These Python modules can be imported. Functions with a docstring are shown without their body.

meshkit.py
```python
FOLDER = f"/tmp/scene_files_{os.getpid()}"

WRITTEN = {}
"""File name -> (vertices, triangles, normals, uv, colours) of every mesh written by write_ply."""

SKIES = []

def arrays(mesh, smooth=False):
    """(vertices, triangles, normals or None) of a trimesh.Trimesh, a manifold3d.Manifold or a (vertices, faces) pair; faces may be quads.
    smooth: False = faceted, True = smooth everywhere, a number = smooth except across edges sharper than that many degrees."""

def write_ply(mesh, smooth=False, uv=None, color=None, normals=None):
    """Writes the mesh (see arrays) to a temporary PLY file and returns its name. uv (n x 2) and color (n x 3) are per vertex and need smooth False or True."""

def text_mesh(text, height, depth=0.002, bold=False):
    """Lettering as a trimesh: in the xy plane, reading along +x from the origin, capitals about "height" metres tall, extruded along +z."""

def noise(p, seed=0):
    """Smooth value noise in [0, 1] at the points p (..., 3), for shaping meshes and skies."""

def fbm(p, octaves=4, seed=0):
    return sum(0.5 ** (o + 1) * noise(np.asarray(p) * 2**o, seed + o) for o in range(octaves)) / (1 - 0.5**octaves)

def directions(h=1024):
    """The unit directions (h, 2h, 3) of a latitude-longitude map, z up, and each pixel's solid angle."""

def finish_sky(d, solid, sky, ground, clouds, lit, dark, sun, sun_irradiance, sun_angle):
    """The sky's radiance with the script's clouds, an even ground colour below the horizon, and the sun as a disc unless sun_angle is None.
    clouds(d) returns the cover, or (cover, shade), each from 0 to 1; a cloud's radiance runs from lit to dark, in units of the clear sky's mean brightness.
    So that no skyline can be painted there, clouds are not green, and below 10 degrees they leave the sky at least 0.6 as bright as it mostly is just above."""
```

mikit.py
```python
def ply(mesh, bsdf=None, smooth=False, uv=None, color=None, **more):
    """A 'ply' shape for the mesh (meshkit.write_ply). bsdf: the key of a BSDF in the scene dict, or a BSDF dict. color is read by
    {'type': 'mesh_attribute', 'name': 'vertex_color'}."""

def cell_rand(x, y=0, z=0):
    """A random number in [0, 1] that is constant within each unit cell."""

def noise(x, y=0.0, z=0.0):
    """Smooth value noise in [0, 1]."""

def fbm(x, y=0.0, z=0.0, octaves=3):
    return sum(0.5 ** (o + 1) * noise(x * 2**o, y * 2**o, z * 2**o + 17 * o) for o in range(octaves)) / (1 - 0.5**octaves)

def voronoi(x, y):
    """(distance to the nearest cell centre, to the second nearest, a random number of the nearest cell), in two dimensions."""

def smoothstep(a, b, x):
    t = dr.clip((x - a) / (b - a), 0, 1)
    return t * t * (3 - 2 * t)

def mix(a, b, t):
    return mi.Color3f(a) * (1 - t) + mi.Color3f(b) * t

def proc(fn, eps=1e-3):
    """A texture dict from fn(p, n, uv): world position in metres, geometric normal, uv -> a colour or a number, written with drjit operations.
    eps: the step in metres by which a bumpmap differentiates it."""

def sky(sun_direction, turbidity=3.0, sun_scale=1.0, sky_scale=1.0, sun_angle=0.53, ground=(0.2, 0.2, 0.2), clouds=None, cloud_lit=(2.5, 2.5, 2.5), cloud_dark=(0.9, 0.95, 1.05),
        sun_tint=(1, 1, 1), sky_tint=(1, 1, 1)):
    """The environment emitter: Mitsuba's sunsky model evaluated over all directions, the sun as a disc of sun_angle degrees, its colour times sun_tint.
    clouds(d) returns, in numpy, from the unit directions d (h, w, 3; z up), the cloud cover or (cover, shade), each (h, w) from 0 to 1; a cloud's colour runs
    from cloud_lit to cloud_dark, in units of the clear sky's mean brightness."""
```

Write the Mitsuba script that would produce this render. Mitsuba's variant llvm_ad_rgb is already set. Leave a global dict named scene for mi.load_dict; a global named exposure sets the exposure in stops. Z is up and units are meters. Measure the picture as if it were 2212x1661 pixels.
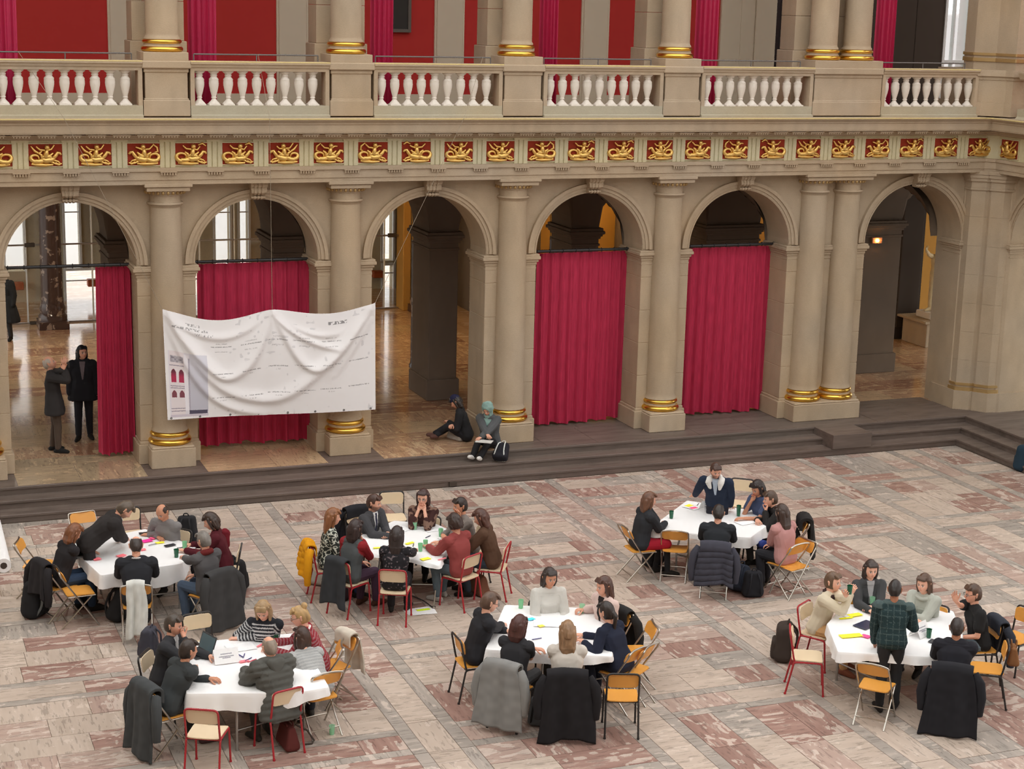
import math, random
import numpy as np, trimesh, shapely, manifold3d as m3
import drjit as dr, mitsuba as mi, mikit, meshkit
from shapely.geometry import Polygon, box as sbox, Point
from shapely import affinity
from mikit import proc, noise, fbm, voronoi, cell_rand, smoothstep, mix

scene, labels = {}, {}
PI = math.pi
T = mi.ScalarTransform4f

# ---------------------------------------------------------------- camera, sky, exposure
FOC = 3696.66                                   # pixels of the 2212-wide frame
CAM = np.array([-5.076, -29.091, 8.5384])
yaw, pitch, roll = 0.3734, 0.2198, -0.0247
_cy, _sy, _cp, _sp, _cr, _sr = math.cos(yaw), math.sin(yaw), math.cos(pitch), math.sin(pitch), math.cos(roll), math.sin(roll)
_f = np.array([_sy*_cp, _cy*_cp, -_sp]); _r = np.array([_cy, -_sy, 0.0]); _d = np.cross(_f, _r)
RIGHT, DOWN, FWD = _cr*_r + _sr*_d, -_sr*_r + _cr*_d, _f
_m = np.eye(4); _m[:3, 0], _m[:3, 1], _m[:3, 2], _m[:3, 3] = -RIGHT, -DOWN, FWD, CAM
scene['camera'] = {'type': 'perspective', 'fov_axis': 'x', 'fov': math.degrees(2*math.atan(1106/FOC)), 'near_clip': 0.5, 'far_clip': 300.0, 'to_world': T(_m)}
def _overcast(d):
    return np.ones(d.shape[:2]), np.clip(0.55 - 0.6*d[..., 2], 0, 1)
scene['sky'] = mikit.sky([0.25, -0.45, 0.86], turbidity=4.0, sun_scale=0.0, sky_scale=1.0, ground=(0.45, 0.45, 0.45), clouds=_overcast, cloud_lit=(1.0, 0.985, 0.955), cloud_dark=(0.8, 0.79, 0.775))
exposure = 4.0

def ray(u, v):
    d = RIGHT*((u-1106)/FOC) + DOWN*((v-830.5)/FOC) + FWD
    return d/np.linalg.norm(d)
def atz(u, v, z=0.0):
    d = ray(u, v); return CAM + d*(z-CAM[2])/d[2]

# ---------------------------------------------------------------- helpers
def key_for(name, parent=None):
    base = name if parent is None else parent + '__' + name
    k, n = base, 0
    while k in scene or k in labels or any_child.get(k): n += 1; k = '%s_%03d' % (base, n)
    any_child[k] = True
    return k
any_child = {}
def thing(name, label=None, cat=None, group=None, kind=None):
    k = key_for(name); tag(k, label, cat, group, kind); return k
def tag(k, label=None, cat=None, group=None, kind=None):
    d = {}
    if label: d['label'] = label
    if cat: d['category'] = cat
    if group: d['group'] = group
    if kind: d['kind'] = kind
    if d: labels[k] = {**labels.get(k, {}), **d}
def put(name, mesh, bsdf, smooth=False, parent=None, label=None, cat=None, group=None, kind=None, to_world=None, **kw):
    k = key_for(name, parent)
    d = dict(mesh) if isinstance(mesh, dict) else mikit.ply(mesh, bsdf, smooth, **kw)
    if to_world is not None: d['to_world'] = to_world
    scene[k] = d
    tag(k, label, cat, group, kind)
    return k
def at(x=0, y=0, z=0, rz=0, s=1.0):
    return T().translate([x, y, z]).rotate([0, 0, 1], math.degrees(rz)).scale(s)
cat_ = trimesh.util.concatenate
def bx(x0, x1, y0, y1, z0, z1):
    m = trimesh.creation.box([x1-x0, y1-y0, z1-z0]); m.apply_translation([(x0+x1)/2, (y0+y1)/2, (z0+z1)/2]); return m
def rbx(x0, x1, y0, y1, z0, z1, c=0.01):
    """box with chamfered edges"""
    P = np.array([[x0, y0, z0], [x1, y1, z1]]); pts = []
    for a in range(2):
        for b in range(2):
            for d in range(2):
                for ax in range(3):
                    p = [P[a, 0], P[b, 1], P[d, 2]]
                    s = [1-2*a, 1-2*b, 1-2*d]
                    for o in range(3):
                        if o != ax: p[o] += s[o]*c
                    pts.append(p)
    return trimesh.convex.convex_hull(np.array(pts))
def revolve(prof, n=24):
    """lathe around z: prof = [(r, z)] from bottom to top"""
    return trimesh.creation.revolve(np.array(prof, float), sections=n)
def move(m, x=0, y=0, z=0, rz=0):
    m = m.copy()
    if rz: m.apply_transform(trimesh.transformations.rotation_matrix(rz, [0, 0, 1]))
    m.apply_translation([x, y, z]); return m
def extr_y(poly, y0, y1):
    """polygon in (x, z) extruded from y0 to y1"""
    gs = getattr(poly, 'geoms', [poly]); ms = []
    for g in gs:
        m = trimesh.creation.extrude_polygon(g, y1-y0, engine='earcut')
        v = m.vertices.copy(); m.vertices = np.stack([v[:, 0], y1 - v[:, 2], v[:, 1]], 1)
        ms.append(m)
    m = cat_(ms); m.fix_normals(); return m
def extr_z(poly, z0, z1):
    gs = getattr(poly, 'geoms', [poly])
    ms = [trimesh.creation.extrude_polygon(g, z1-z0, engine='earcut') for g in gs]
    m = cat_(ms); m.apply_translation([0, 0, z0]); return m
def sweep(path, prof, closed=True):
    """profile (o, z) swept along an xy path; o is measured to the right-hand side of travel"""
    P = np.array(path, float); n = len(P); M = []
    for i in range(n):
        dirs = []
        if i > 0: a = P[i]-P[i-1]; dirs.append(a/np.linalg.norm(a))
        if i < n-1: a = P[i+1]-P[i]; dirs.append(a/np.linalg.norm(a))
        ns = [np.array([d[1], -d[0]]) for d in dirs]
        m = sum(ns); m = m/np.linalg.norm(m); m = m/max(0.3, m @ ns[0]); M.append(m)
    pr = np.array(prof, float); k = len(pr)
    V = np.array([[P[i, 0]+M[i][0]*o, P[i, 1]+M[i][1]*o, z] for i in range(n) for o, z in pr])
    F = []
    for i in range(n-1):
        for j in range(k if closed else k-1):
            a, b = i*k+j, i*k+(j+1) % k
            F += [[a, b, b+k], [a, b+k, a+k]]
    m = trimesh.Trimesh(V, F, process=False)
    if closed:
        caps = trimesh.creation.triangulate_polygon(Polygon(pr), engine='earcut')[1]
        if len(caps):
            F += caps.tolist() + (caps[:, ::-1] + (n-1)*k).tolist(); m = trimesh.Trimesh(V, F, process=False)
        m.fix_normals()
    return m
def tube(pts, r, n=8, closed=False):
    """round tube along a polyline (r number or list)"""
    p = np.array(pts, float); N = len(p)
    t = np.gradient(p, axis=0) if not closed else np.roll(p, -1, 0)-np.roll(p, 1, 0)
    t /= np.linalg.norm(t, axis=1, keepdims=True)+1e-12
    a = np.cross(t[0], [0, 0, 1.0] if abs(t[0][2]) < .9 else [1.0, 0, 0]); A = []
    for i in range(N):
        a = a - t[i]*(a @ t[i]); a /= np.linalg.norm(a)+1e-12; A.append(a)
    A = np.array(A); Bn = np.cross(t, A); ang = np.arange(n)*2*PI/n
    R = np.broadcast_to(r, (N,))
    v = (p[:, None]+R[:, None, None]*(np.cos(ang)[None, :, None]*A[:, None]+np.sin(ang)[None, :, None]*Bn[:, None])).reshape(-1, 3)
    F = []
    for i in range(N if closed else N-1):
        for j in range(n):
            q, s = i*n, ((i+1) % N)*n; F += [[q+j, q+(j+1) % n, s+(j+1) % n], [q+j, s+(j+1) % n, s+j]]
    if not closed:
        v = np.vstack([v, p[:1], p[-1:]]); c0, c1 = N*n, N*n+1
        for j in range(n): F += [[c0, (j+1) % n, j], [c1, (N-1)*n+j, (N-1)*n+(j+1) % n]]
    return trimesh.Trimesh(v, F, process=False)
def roundpath(pts, r=0.04, k=5):
    """polyline with its inner corners rounded"""
    p = [np.array(a, float) for a in pts]; out = [p[0]]
    for i in range(1, len(p)-1):
        a, b, c = p[i-1], p[i], p[i+1]
        u, w = (a-b)/np.linalg.norm(a-b), (c-b)/np.linalg.norm(c-b)
        q = min(r, .45*np.linalg.norm(a-b), .45*np.linalg.norm(c-b))
        for s in np.linspace(0, 1, k): out.append((1-s)**2*(b+u*q)+2*s*(1-s)*b+s*s*(b+w*q))
    out.append(p[-1]); return np.array(out)
def grid_mesh(P, closed_u=False):
    """P (n, m, 3) -> sheet"""
    n, m = P.shape[:2]; F = []
    for i in range(n-1):
        for j in range(m-1):
            a = i*m+j; F += [[a, a+1, a+m+1], [a, a+m+1, a+m]]
    return trimesh.Trimesh(P.reshape(-1, 3), F, process=False)
def solid_sheet(P, th):
    """a sheet (n, m, 3) given thickness"""
    n, m = P.shape[:2]; g = grid_mesh(P); N = g.vertex_normals
    A, Bv = P.reshape(-1, 3), P.reshape(-1, 3)-N*th; F = g.faces.tolist(); K = n*m
    G = [[f[2]+K, f[1]+K, f[0]+K] for f in F]
    ring = [j for j in range(m)] + [i*m+m-1 for i in range(1, n)] + [(n-1)*m+j for j in range(m-2, -1, -1)] + [i*m for i in range(n-2, 0, -1)]
    S = []
    for a, b in zip(ring, ring[1:]+ring[:1]): S += [[b, a, a+K], [b, a+K, b+K]]
    t = trimesh.Trimesh(np.vstack([A, Bv]), F+G+S, process=False); t.fix_normals(); return t

# ---------------------------------------------------------------- materials
def rgb(c): return {'type': 'rgb', 'value': [float(x) for x in c]}
def hexlin(r, g, b):
    return [((x/255+0.055)/1.055)**2.4 if x > 10 else x/255/12.92 for x in (r, g, b)]
def matte(c): return {'type': 'twosided', 'b': {'type': 'diffuse', 'reflectance': rgb(c) if not isinstance(c, dict) else c}}
def plastic(c, rough=0.4, spec=0.5): return {'type': 'twosided', 'b': {'type': 'principled', 'base_color': rgb(c) if not isinstance(c, dict) else c, 'roughness': rough, 'specular': spec}}
def metal(c, rough): return {'type': 'twosided', 'b': {'type': 'principled', 'base_color': rgb(c), 'roughness': rough, 'metallic': 1.0}}
def stone_fn(base, var, sc, streak=0.0):
    base = [float(x) for x in base]
    def fn(p, n, uv):
        a = fbm(p.x*sc, p.y*sc, p.z*sc, 4); b = noise(p.x*9, p.y*9, p.z*2.2); c = noise(p.x*60, p.y*60, p.z*60)
        t = 1 + var*(a-0.5)*2 + streak*(b-0.5) + 0.08*(c-0.5)
        warm = (fbm(p.x*0.9+7, p.y*0.9, p.z*0.9, 2)-0.5)
        return mi.Color3f(base[0]*t*(1+0.10*warm), base[1]*t, base[2]*t*(1-0.16*warm))
    return proc(fn)
M = {}
def defb(k, d): scene[k] = d; any_child[k] = True; M[k] = k
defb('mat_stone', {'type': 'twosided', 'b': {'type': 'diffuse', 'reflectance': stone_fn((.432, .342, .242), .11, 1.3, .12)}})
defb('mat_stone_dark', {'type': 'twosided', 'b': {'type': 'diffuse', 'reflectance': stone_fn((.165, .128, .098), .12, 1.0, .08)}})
defb('mat_stone_grey', {'type': 'twosided', 'b': {'type': 'diffuse', 'reflectance': stone_fn((.43, .385, .285), .08, 1.6, .06)}})
defb('mat_frieze', {'type': 'twosided', 'b': {'type': 'diffuse', 'reflectance': stone_fn((.60, .55, .37), .05, 2.0, .04)}})
defb('mat_white_stone', matte((.72, .67, .60)))
def _step(p, n, uv):
    a = fbm(p.x*.8, p.y*6, p.z*6, 4); b = fbm(p.x*3, p.y*14, p.z*14, 3); r = noise(p.x*.35+3, p.y*.8, 0)
    t = .74+.42*(a-.5)+.3*(b-.5)
    return mix((.165, .138, .118), (.18, .130, .110), r)*t*.98
defb('mat_step', {'type': 'twosided', 'b': {'type': 'principled', 'base_color': proc(_step), 'roughness': .5, 'specular': .35}})
defb('mat_gold', metal((.80, .50, .10), .2))
defb('mat_gold_leaf', metal((.93, .62, .20), .45)); defb('mat_gold_dull', {'type': 'twosided', 'b': {'type': 'principled', 'base_color': rgb((.42, .28, .12)), 'roughness': .45, 'metallic': .5}}); defb('mat_gold_pale', plastic((.56, .45, .20), .4))
defb('mat_panel_red', matte((.30, .045, .025)))
defb('mat_red_wall', matte((.52, .050, .046)))
defb('mat_pale_paint', matte((.68, .61, .48)))
defb('mat_brown', matte((.075, .06, .05)))
def _curt(p, n, uv):
    t = .86+.28*noise(p.x*70, p.y*70, p.z*5)
    return mi.Color3f(.44*t, .030*t, .075*t)
defb('mat_curtain', {'type': 'twosided', 'b': {'type': 'principled', 'base_color': proc(_curt), 'roughness': .75, 'sheen': .5, 'specular': .2}})
defb('mat_satin', {'type': 'twosided', 'b': {'type': 'principled', 'base_color': rgb((.50, .03, .095)), 'roughness': .38, 'sheen': .6, 'specular': .4}})
defb('mat_yellow_wall', matte((.48, .26, .07)))
defb('mat_black_metal', plastic((.02, .02, .022), .35))
defb('mat_grey_metal', metal((.45, .44, .42), .35))
defb('mat_pane', {'type': 'thindielectric', 'int_ior': 1.5})
defb('mat_frame_white', plastic((.62, .64, .63), .4))
def _marb(p, n, uv):
    """dark red marble of the far columns"""
    w = fbm(p.x*5, p.y*5, p.z*3, 4); v = smoothstep(.60, .66, fbm(p.x*9+4*w, p.y*9, p.z*6, 4))
    return mix((.06, .035, .028), (.35, .27, .22), v*.7)
defb('mat_red_marble', {'type': 'twosided', 'b': {'type': 'principled', 'base_color': proc(_marb), 'roughness': .2}})
def _slab(p, n, uv):
    """breccia and veined marble of the paving: uv.x = kind (0 red, 1 beige, 2 grey, 3 pink), uv.y = seed and run of the grain"""
    s = uv.y*937.0; k = uv.x*4
    al = cell_rand(dr.floor(uv.y*4096), 1, 5) > .35
    x, y = p.x+s, p.y+s*.37
    gx, gy = dr.select(al, x, y), dr.select(al, y, x)
    g = fbm(gx*1.6+2*noise(gx*1.1, gy*3), gy*13, 0, 4); fine = fbm(gx*7, gy*44, 3, 3)
    cl = fbm(gx*5.5+1.8*noise(x*6, y*6, 2), gy*12, 9, 4)
    red = mix((.245, .142, .115), (.365, .25, .205), g)
    bei = mix((.42, .355, .285), (.53, .46, .38), g)
    gre = mix((.275, .258, .226), (.41, .372, .32), g)
    pin = mix((.345, .25, .21), (.46, .365, .30), g)
    base = dr.select(k < .5, red, dr.select(k < 1.5, bei, dr.select(k < 2.5, gre, pin)))
    amt = dr.select(k < .5, .60, dr.select(k < 1.5, .70, dr.select(k < 2.5, .66, .585)))
    blot = smoothstep(amt, amt+.045, cl)
    vein = smoothstep(.60, .68, g)*dr.select(k < 2.5, .25, .5)*smoothstep(.45, .6, fine)
    dark = smoothstep(.60, .72, fine)*.28
    c = mix(base, (.60, .535, .455), dr.clip(blot*.62+vein, 0, 1))
    c = c*(1-dark)*(.90+.2*noise(x*1.3, y*1.3, 4))
    return c*mi.Color3f(.93, .885, .90)
defb('mat_slab', {'type': 'twosided', 'b': {'type': 'principled', 'base_color': proc(_slab), 'roughness': .42, 'specular': .4}})
def _slab2(p, n, uv): return _slab(p, n, uv)*mi.Color3f(1.0, .85, .62)
defb('mat_slab_polished', {'type': 'twosided', 'b': {'type': 'principled', 'base_color': proc(_slab2), 'roughness': .11, 'specular': .85}})
def _arc(p, n, uv):
    a = fbm(p.x*1.2, p.y*2.4, 0, 4); v = smoothstep(.58, .64, fbm(p.x*3, p.y*7, 2, 4))
    t = cell_rand(dr.floor(p.x*1.6), dr.floor(p.y*1.25), 3)
    return mix(mix((.30, .165, .085), (.40, .26, .15), t*.7+a*.4), (.6, .5, .4), v*.45)
defb('mat_arcade_floor', {'type': 'twosided', 'b': {'type': 'principled', 'base_color': proc(_arc), 'roughness': .11, 'specular': .85}})
# colours carried by the vertices: cloth, skin, plastics
VC = {'type': 'mesh_attribute', 'name': 'vertex_color'}
defb('mat_cloth', {'type': 'twosided', 'b': {'type': 'principled', 'base_color': VC, 'roughness': .85, 'sheen': .25, 'specular': .15}})
defb('mat_skin', {'type': 'twosided', 'b': {'type': 'principled', 'base_color': VC, 'roughness': .5, 'specular': .35}})
defb('mat_hair', {'type': 'twosided', 'b': {'type': 'principled', 'base_color': VC, 'roughness': .42, 'specular': .5}})
defb('mat_gloss', {'type': 'twosided', 'b': {'type': 'principled', 'base_color': VC, 'roughness': .25, 'specular': .5}})
def solid(mesh, c):
    return np.tile(np.array(c, float), (len(mesh.vertices) if hasattr(mesh, 'vertices') else len(mesh[0]), 1))
def cput(name, mesh, c, parent=None, mat='mat_cloth', smooth=True, **kw):
    """a mesh in one plain colour"""
    if not hasattr(mesh, 'vertices'):
        v, f, _ = meshkit.arrays(mesh); mesh = trimesh.Trimesh(v, f, process=False)
    if smooth is not True and smooth is not False:
        mesh = trimesh.graph.smooth_shade(mesh, angle=np.radians(smooth), facet_minarea=None); smooth = True
    col = c if (isinstance(c, np.ndarray) and c.ndim == 2) else solid(mesh, c)
    return put(name, mesh, mat, smooth, parent=parent, color=col, **kw)
# ================================================================ the setting
B, ZA = 3.2, 0.42                               # bay, level of the arcade floor
CORNER = 16.67
COLX = [-3.2, 0.0, 3.2, 6.4, 9.6, 12.8, 13.56]
ARCH = [(-4.8, 1.1), (-1.6, 1.1), (1.6, 1.1), (4.8, 1.1), (8.0, 1.1), (11.2, 1.1), (15.22, 1.16)]
ZS = 3.97                                        # springing of the arches
def wing(m):
    """mirror a facade mesh about the corner onto the right-hand wing"""
    m = m.copy(); v = m.vertices.copy()
    m.vertices = np.stack([CORNER+v[:, 1], v[:, 0]-CORNER, v[:, 2]], 1); m.faces = m.faces[:, ::-1]; return m

# ---- court floor: grout bed and marble slabs
def floor_bed():
    put('floor', bx(-12, CORNER-.9, -30.5, -.9, -.30, -.006), 'mat_stone_dark', kind='structure')
floor_bed()
rng = random.Random(11)
slabs = []
def slab(x0, x1, y0, y1, kind):
    x1 = min(x1, 15.55); y1 = min(y1, -1.12)
    if x1-x0 > .04 and y1-y0 > .04: slabs.append((x0, x1, y0, y1, kind))
KX = [1.06+2.64*k for k in range(-4, 8)]; KY = [-2.74-2.82*k for k in range(-1, 6)]
def run_x(x0, x1, y0, y1, kinds, lo, hi):
    x = x0
    while x < x1-.05:
        w = rng.uniform(lo, hi); e = x+w if x1-(x+w) > .3 else x1
        slab(x, e, y0, y1, rng.choice(kinds)); x = e
def run_y(x0, x1, y0, y1, kinds, lo, hi):
    y = y0
    while y < y1-.05:
        w = rng.uniform(lo, hi); e = y+w if y1-(y+w) > .3 else y1
        slab(x0, x1, y, e, rng.choice(kinds)); y = e
MIX = [0, 0, 0, 1, 1, 1, 1, 2, 2, 3, 3, 3]
for i in range(len(KX)-1):
    for j in range(len(KY)-1):
        x0, x1, y1, y0 = KX[i]+.38, KX[i+1]-.38, KY[j]-.36, KY[j+1]+.36
        # bands of the crossing at (KX[i], KY[j+1]): along y beside the panel, along x below it
        cx, cy = KX[i], KY[j+1]
        run_y(cx-.38, cx-.20, cy-.36, y1, [2], 1.0, 1.9); run_y(cx+.20, cx+.38, cy-.36, y1, [2], 1.0, 1.9)
        run_y(cx-.20, cx+.20, cy-.36, y1, [1, 1, 3, 0], .7, 1.5)
        run_x(x0, x1, cy+.20, cy+.36, [2], 1.0, 1.9); run_x(x0, x1, cy-.36, cy-.20, [2], 1.0, 1.9)
        run_x(x0, x1, cy-.20, cy+.20, [1, 1, 3, 0], .7, 1.5)
        if rng.random() < .55:
            for q in range(4):
                h = (y1-y0)/4; run_x(x0, x1, y0+q*h, y0+(q+1)*h, MIX, .47, 1.25)
        else:
            for q in range(4):
                w = (x1-x0)/4; run_y(x0+q*w, x0+(q+1)*w, y0, y1, MIX, .5, 1.4)
def px(P):
    q = np.asarray(P, float)-CAM; z = q @ FWD
    return np.stack([1106+FOC*(q @ RIGHT)/z, 830.5+FOC*(q @ DOWN)/z], -1)
def slab_area(s):
    c = px([[s[0], s[2], 0], [s[1], s[2], 0], [s[1], s[3], 0], [s[0], s[3], 0]])
    m = c.mean(0)
    if not (-40 < m[0] < 2250 and 900 < m[1] < 1690): return 0
    x, y = c[:, 0], c[:, 1]; return abs(np.dot(x, np.roll(y, -1))-np.dot(y, np.roll(x, -1)))/2
slabs.sort(key=lambda s: -slab_area(s))
def slab_mesh(s):
    g = .0035; z = rng.uniform(-.0012, .0012)
    a = bx(s[0]+g, s[1]-g, s[2]+g, s[3]-g, -.03, z); f = a.faces[a.face_normals[:, 2] > -.5]
    return trimesh.Trimesh(a.vertices, f, process=False), np.tile([s[4]/4+.02, rng.random()], (len(a.vertices), 1))
rest_m, rest_uv = [], []
for n, s in enumerate(slabs):
    m, uv = slab_mesh(s)
    if n < 298 and slab_area(s) > 0: put('slab', m, 'mat_slab', parent='floor', uv=uv)
    else: rest_m.append(m); rest_uv.append(uv)
put('outer_slabs', cat_(rest_m), 'mat_slab', parent='floor', uv=np.vstack(rest_uv), kind='stuff', label='marble slabs of the court floor outside the view')

# ---- steps up to the arcade (facade and wing in one run)
PATH = [(-12, 0), (CORNER, 0), (CORNER, -16)]
st = thing('stone_steps', 'three dark sandstone steps running along the arcade and round the corner of the court', 'steps')
for o, z0, z1 in ((1.12, 0, .14), (.785, .14, .28), (.45, .28, .42)):
    put('step', sweep(PATH, [(-1.3, z0), (o-.025, z0), (o-.025, z1-.045), (o, z1-.04), (o, z1-.008), (o-.008, z1), (-1.3, z1)]), 'mat_step', parent=st)
put('step_block', rbx(12.64, 13.52, -1.17, -.4, .14, .423, .006), 'mat_step', label='square stone block set into the steps below the pair of columns', cat='stone block')
put('drain_grate', rbx(4.72, 4.86, -1.135, -1.05, .015, .095, .004), 'mat_brown', label='small dark drain box in the lowest step of the court', cat='drain')

# ---- arcade floor, thresholds
put('floor_arcade', bx(-12, 30, .9, 24, .2, ZA), 'mat_arcade_floor', kind='structure')
put('pavement', bx(-30, 30, 24.01, 60, .1, .36), matte((.6, .59, .57)), kind='structure')
TK = [(2, 'grey polished threshold slabs under the leftmost arch'), (1, 'beige threshold slabs under the arch behind the banner'), (3, 'golden brown threshold slabs under the open third arch'), (0, 'reddish threshold slabs below the middle red curtain'), (0, 'dark reddish threshold slabs below the right red curtain'), (3, 'reddish threshold slabs under the rightmost arch')]
def top_slab(x0, x1, y0, y1, kind, z, al=None):
    m = bx(x0+.003, x1-.003, y0+.003, y1-.003, z-.02, z); f = m.faces[m.face_normals[:, 2] > -.5]
    return trimesh.Trimesh(m.vertices, f, process=False), np.tile([kind/4+.02, rng.random()], (8, 1))
for (xc, r), (kd, lab) in zip(ARCH[1:], TK):
    k = thing('threshold', lab, 'threshold'); w = rng.uniform(-.25, .25)
    for x0, x1, y0, y1 in ((xc-1.08, xc+w, -.40, .75), (xc+w, xc+1.08, -.40, .75), (xc-1.08, xc-w, .75, 1.28), (xc-w, xc+1.08, .75, 1.28)):
        m, uv = top_slab(x0, x1, y0, y1, kd, ZA+.004); put('slab', m, 'mat_slab_polished' if kd in (1, 2) or lab[:4] == 'gold' else 'mat_step', parent=k, uv=uv)
# polished slabs of the arcade floor, where the open arches show them
fm, fu = [], []
for xa, xb, ya, yb, one in ((-4.0, 1.6, 1.3, 13.6, True), (3.2, 8.8, 1.3, 13.6, True), (13.7, 20.5, 1.3, 8.9, True), (-9, -4.0, 1.3, 13.6, False), (1.6, 3.2, 1.3, 13.6, False), (8.8, 13.7, 1.3, 8.9, False)):
    y = ya
    while y < yb-.05:
        h_ = min(.82, yb-y); x = xa
        while x < xb-.05:
            w_ = rng.uniform(.9, 1.7); w_ = w_ if xb-(x+w_) > .4 else xb-x
            m, uv = top_slab(x, x+w_, y, y+h_, rng.choice([0, 1, 3, 3]), ZA+.002)
            if one: put('slab', m, 'mat_slab_polished', parent='floor_arcade', uv=uv)
            else: fm.append(m); fu.append(uv)
            x += w_
        y += h_
put('outer_slabs', cat_(fm), 'mat_slab_polished', parent='floor_arcade', uv=np.vstack(fu), kind='stuff', label='floor slabs hidden behind the curtains')

# ---- facade wall with its arches
def arch_hole(xc, r, zs=ZS, z0=.3):
    a = np.linspace(0, PI, 49)
    return Polygon([(xc+r*math.cos(t), zs+r*math.sin(t)) for t in a] + [(xc-r, z0), (xc+r, z0)])
wallp = sbox(-9, ZA, 16.45, 5.40)
for xc, r in ARCH: wallp = wallp.difference(arch_hole(xc, r))
WB = put('wall_back', extr_y(wallp, .42, 1.25), 'mat_stone', kind='structure')
def ring(xc, r0, r1, zs=ZS):
    a = np.linspace(0, PI, 49)
    return Polygon([(xc+r1*math.cos(t), zs+r1*math.sin(t)) for t in a] + [(xc+r0*math.cos(t), zs+r0*math.sin(t)) for t in a[::-1]])
def archivolt(xc, r):
    return cat_([extr_y(ring(xc, r, r+.062), .40, .43), extr_y(ring(xc, r+.055, r+.125), .378, .43), extr_y(ring(xc, r+.118, r+.18), .345, .43), extr_y(ring(xc, r+.015, r+.03), .392, .43)])
def keystone(xc, r):
    t = np.linspace(0, 1.5*PI, 16)
    pr = [(.42, 5.08), (.30, 5.08), (.27, 5.10), (.27, 5.125), (.31, 5.135), (.30, 5.16), (.24, 5.17), (.205, 5.20), (.20, 5.245), (.215, 5.285), (.19, 5.30), (.17, 5.335), (.17, 5.39), (.42, 5.39)]
    poly = Polygon([(-y, z) for y, z in pr])
    def ext(x0, x1, grow=0):
        p = poly.buffer(grow, join_style=2); m = trimesh.creation.extrude_polygon(p, x1-x0, engine='earcut'); v = m.vertices.copy()
        m.vertices = np.stack([x0+v[:, 2], -v[:, 0], v[:, 1]], 1); m.fix_normals(); return m
    m = cat_([ext(xc-.12, xc+.12), ext(xc-.075, xc-.04, .012), ext(xc-.018, xc+.018, .012), ext(xc+.04, xc+.075, .012)])
    v = m.vertices.copy(); m.vertices[:, 0] = xc+(v[:, 0]-xc)*(1+.28*np.clip((v[:, 2]-5.08)/.3, 0, 1)); return m
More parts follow.
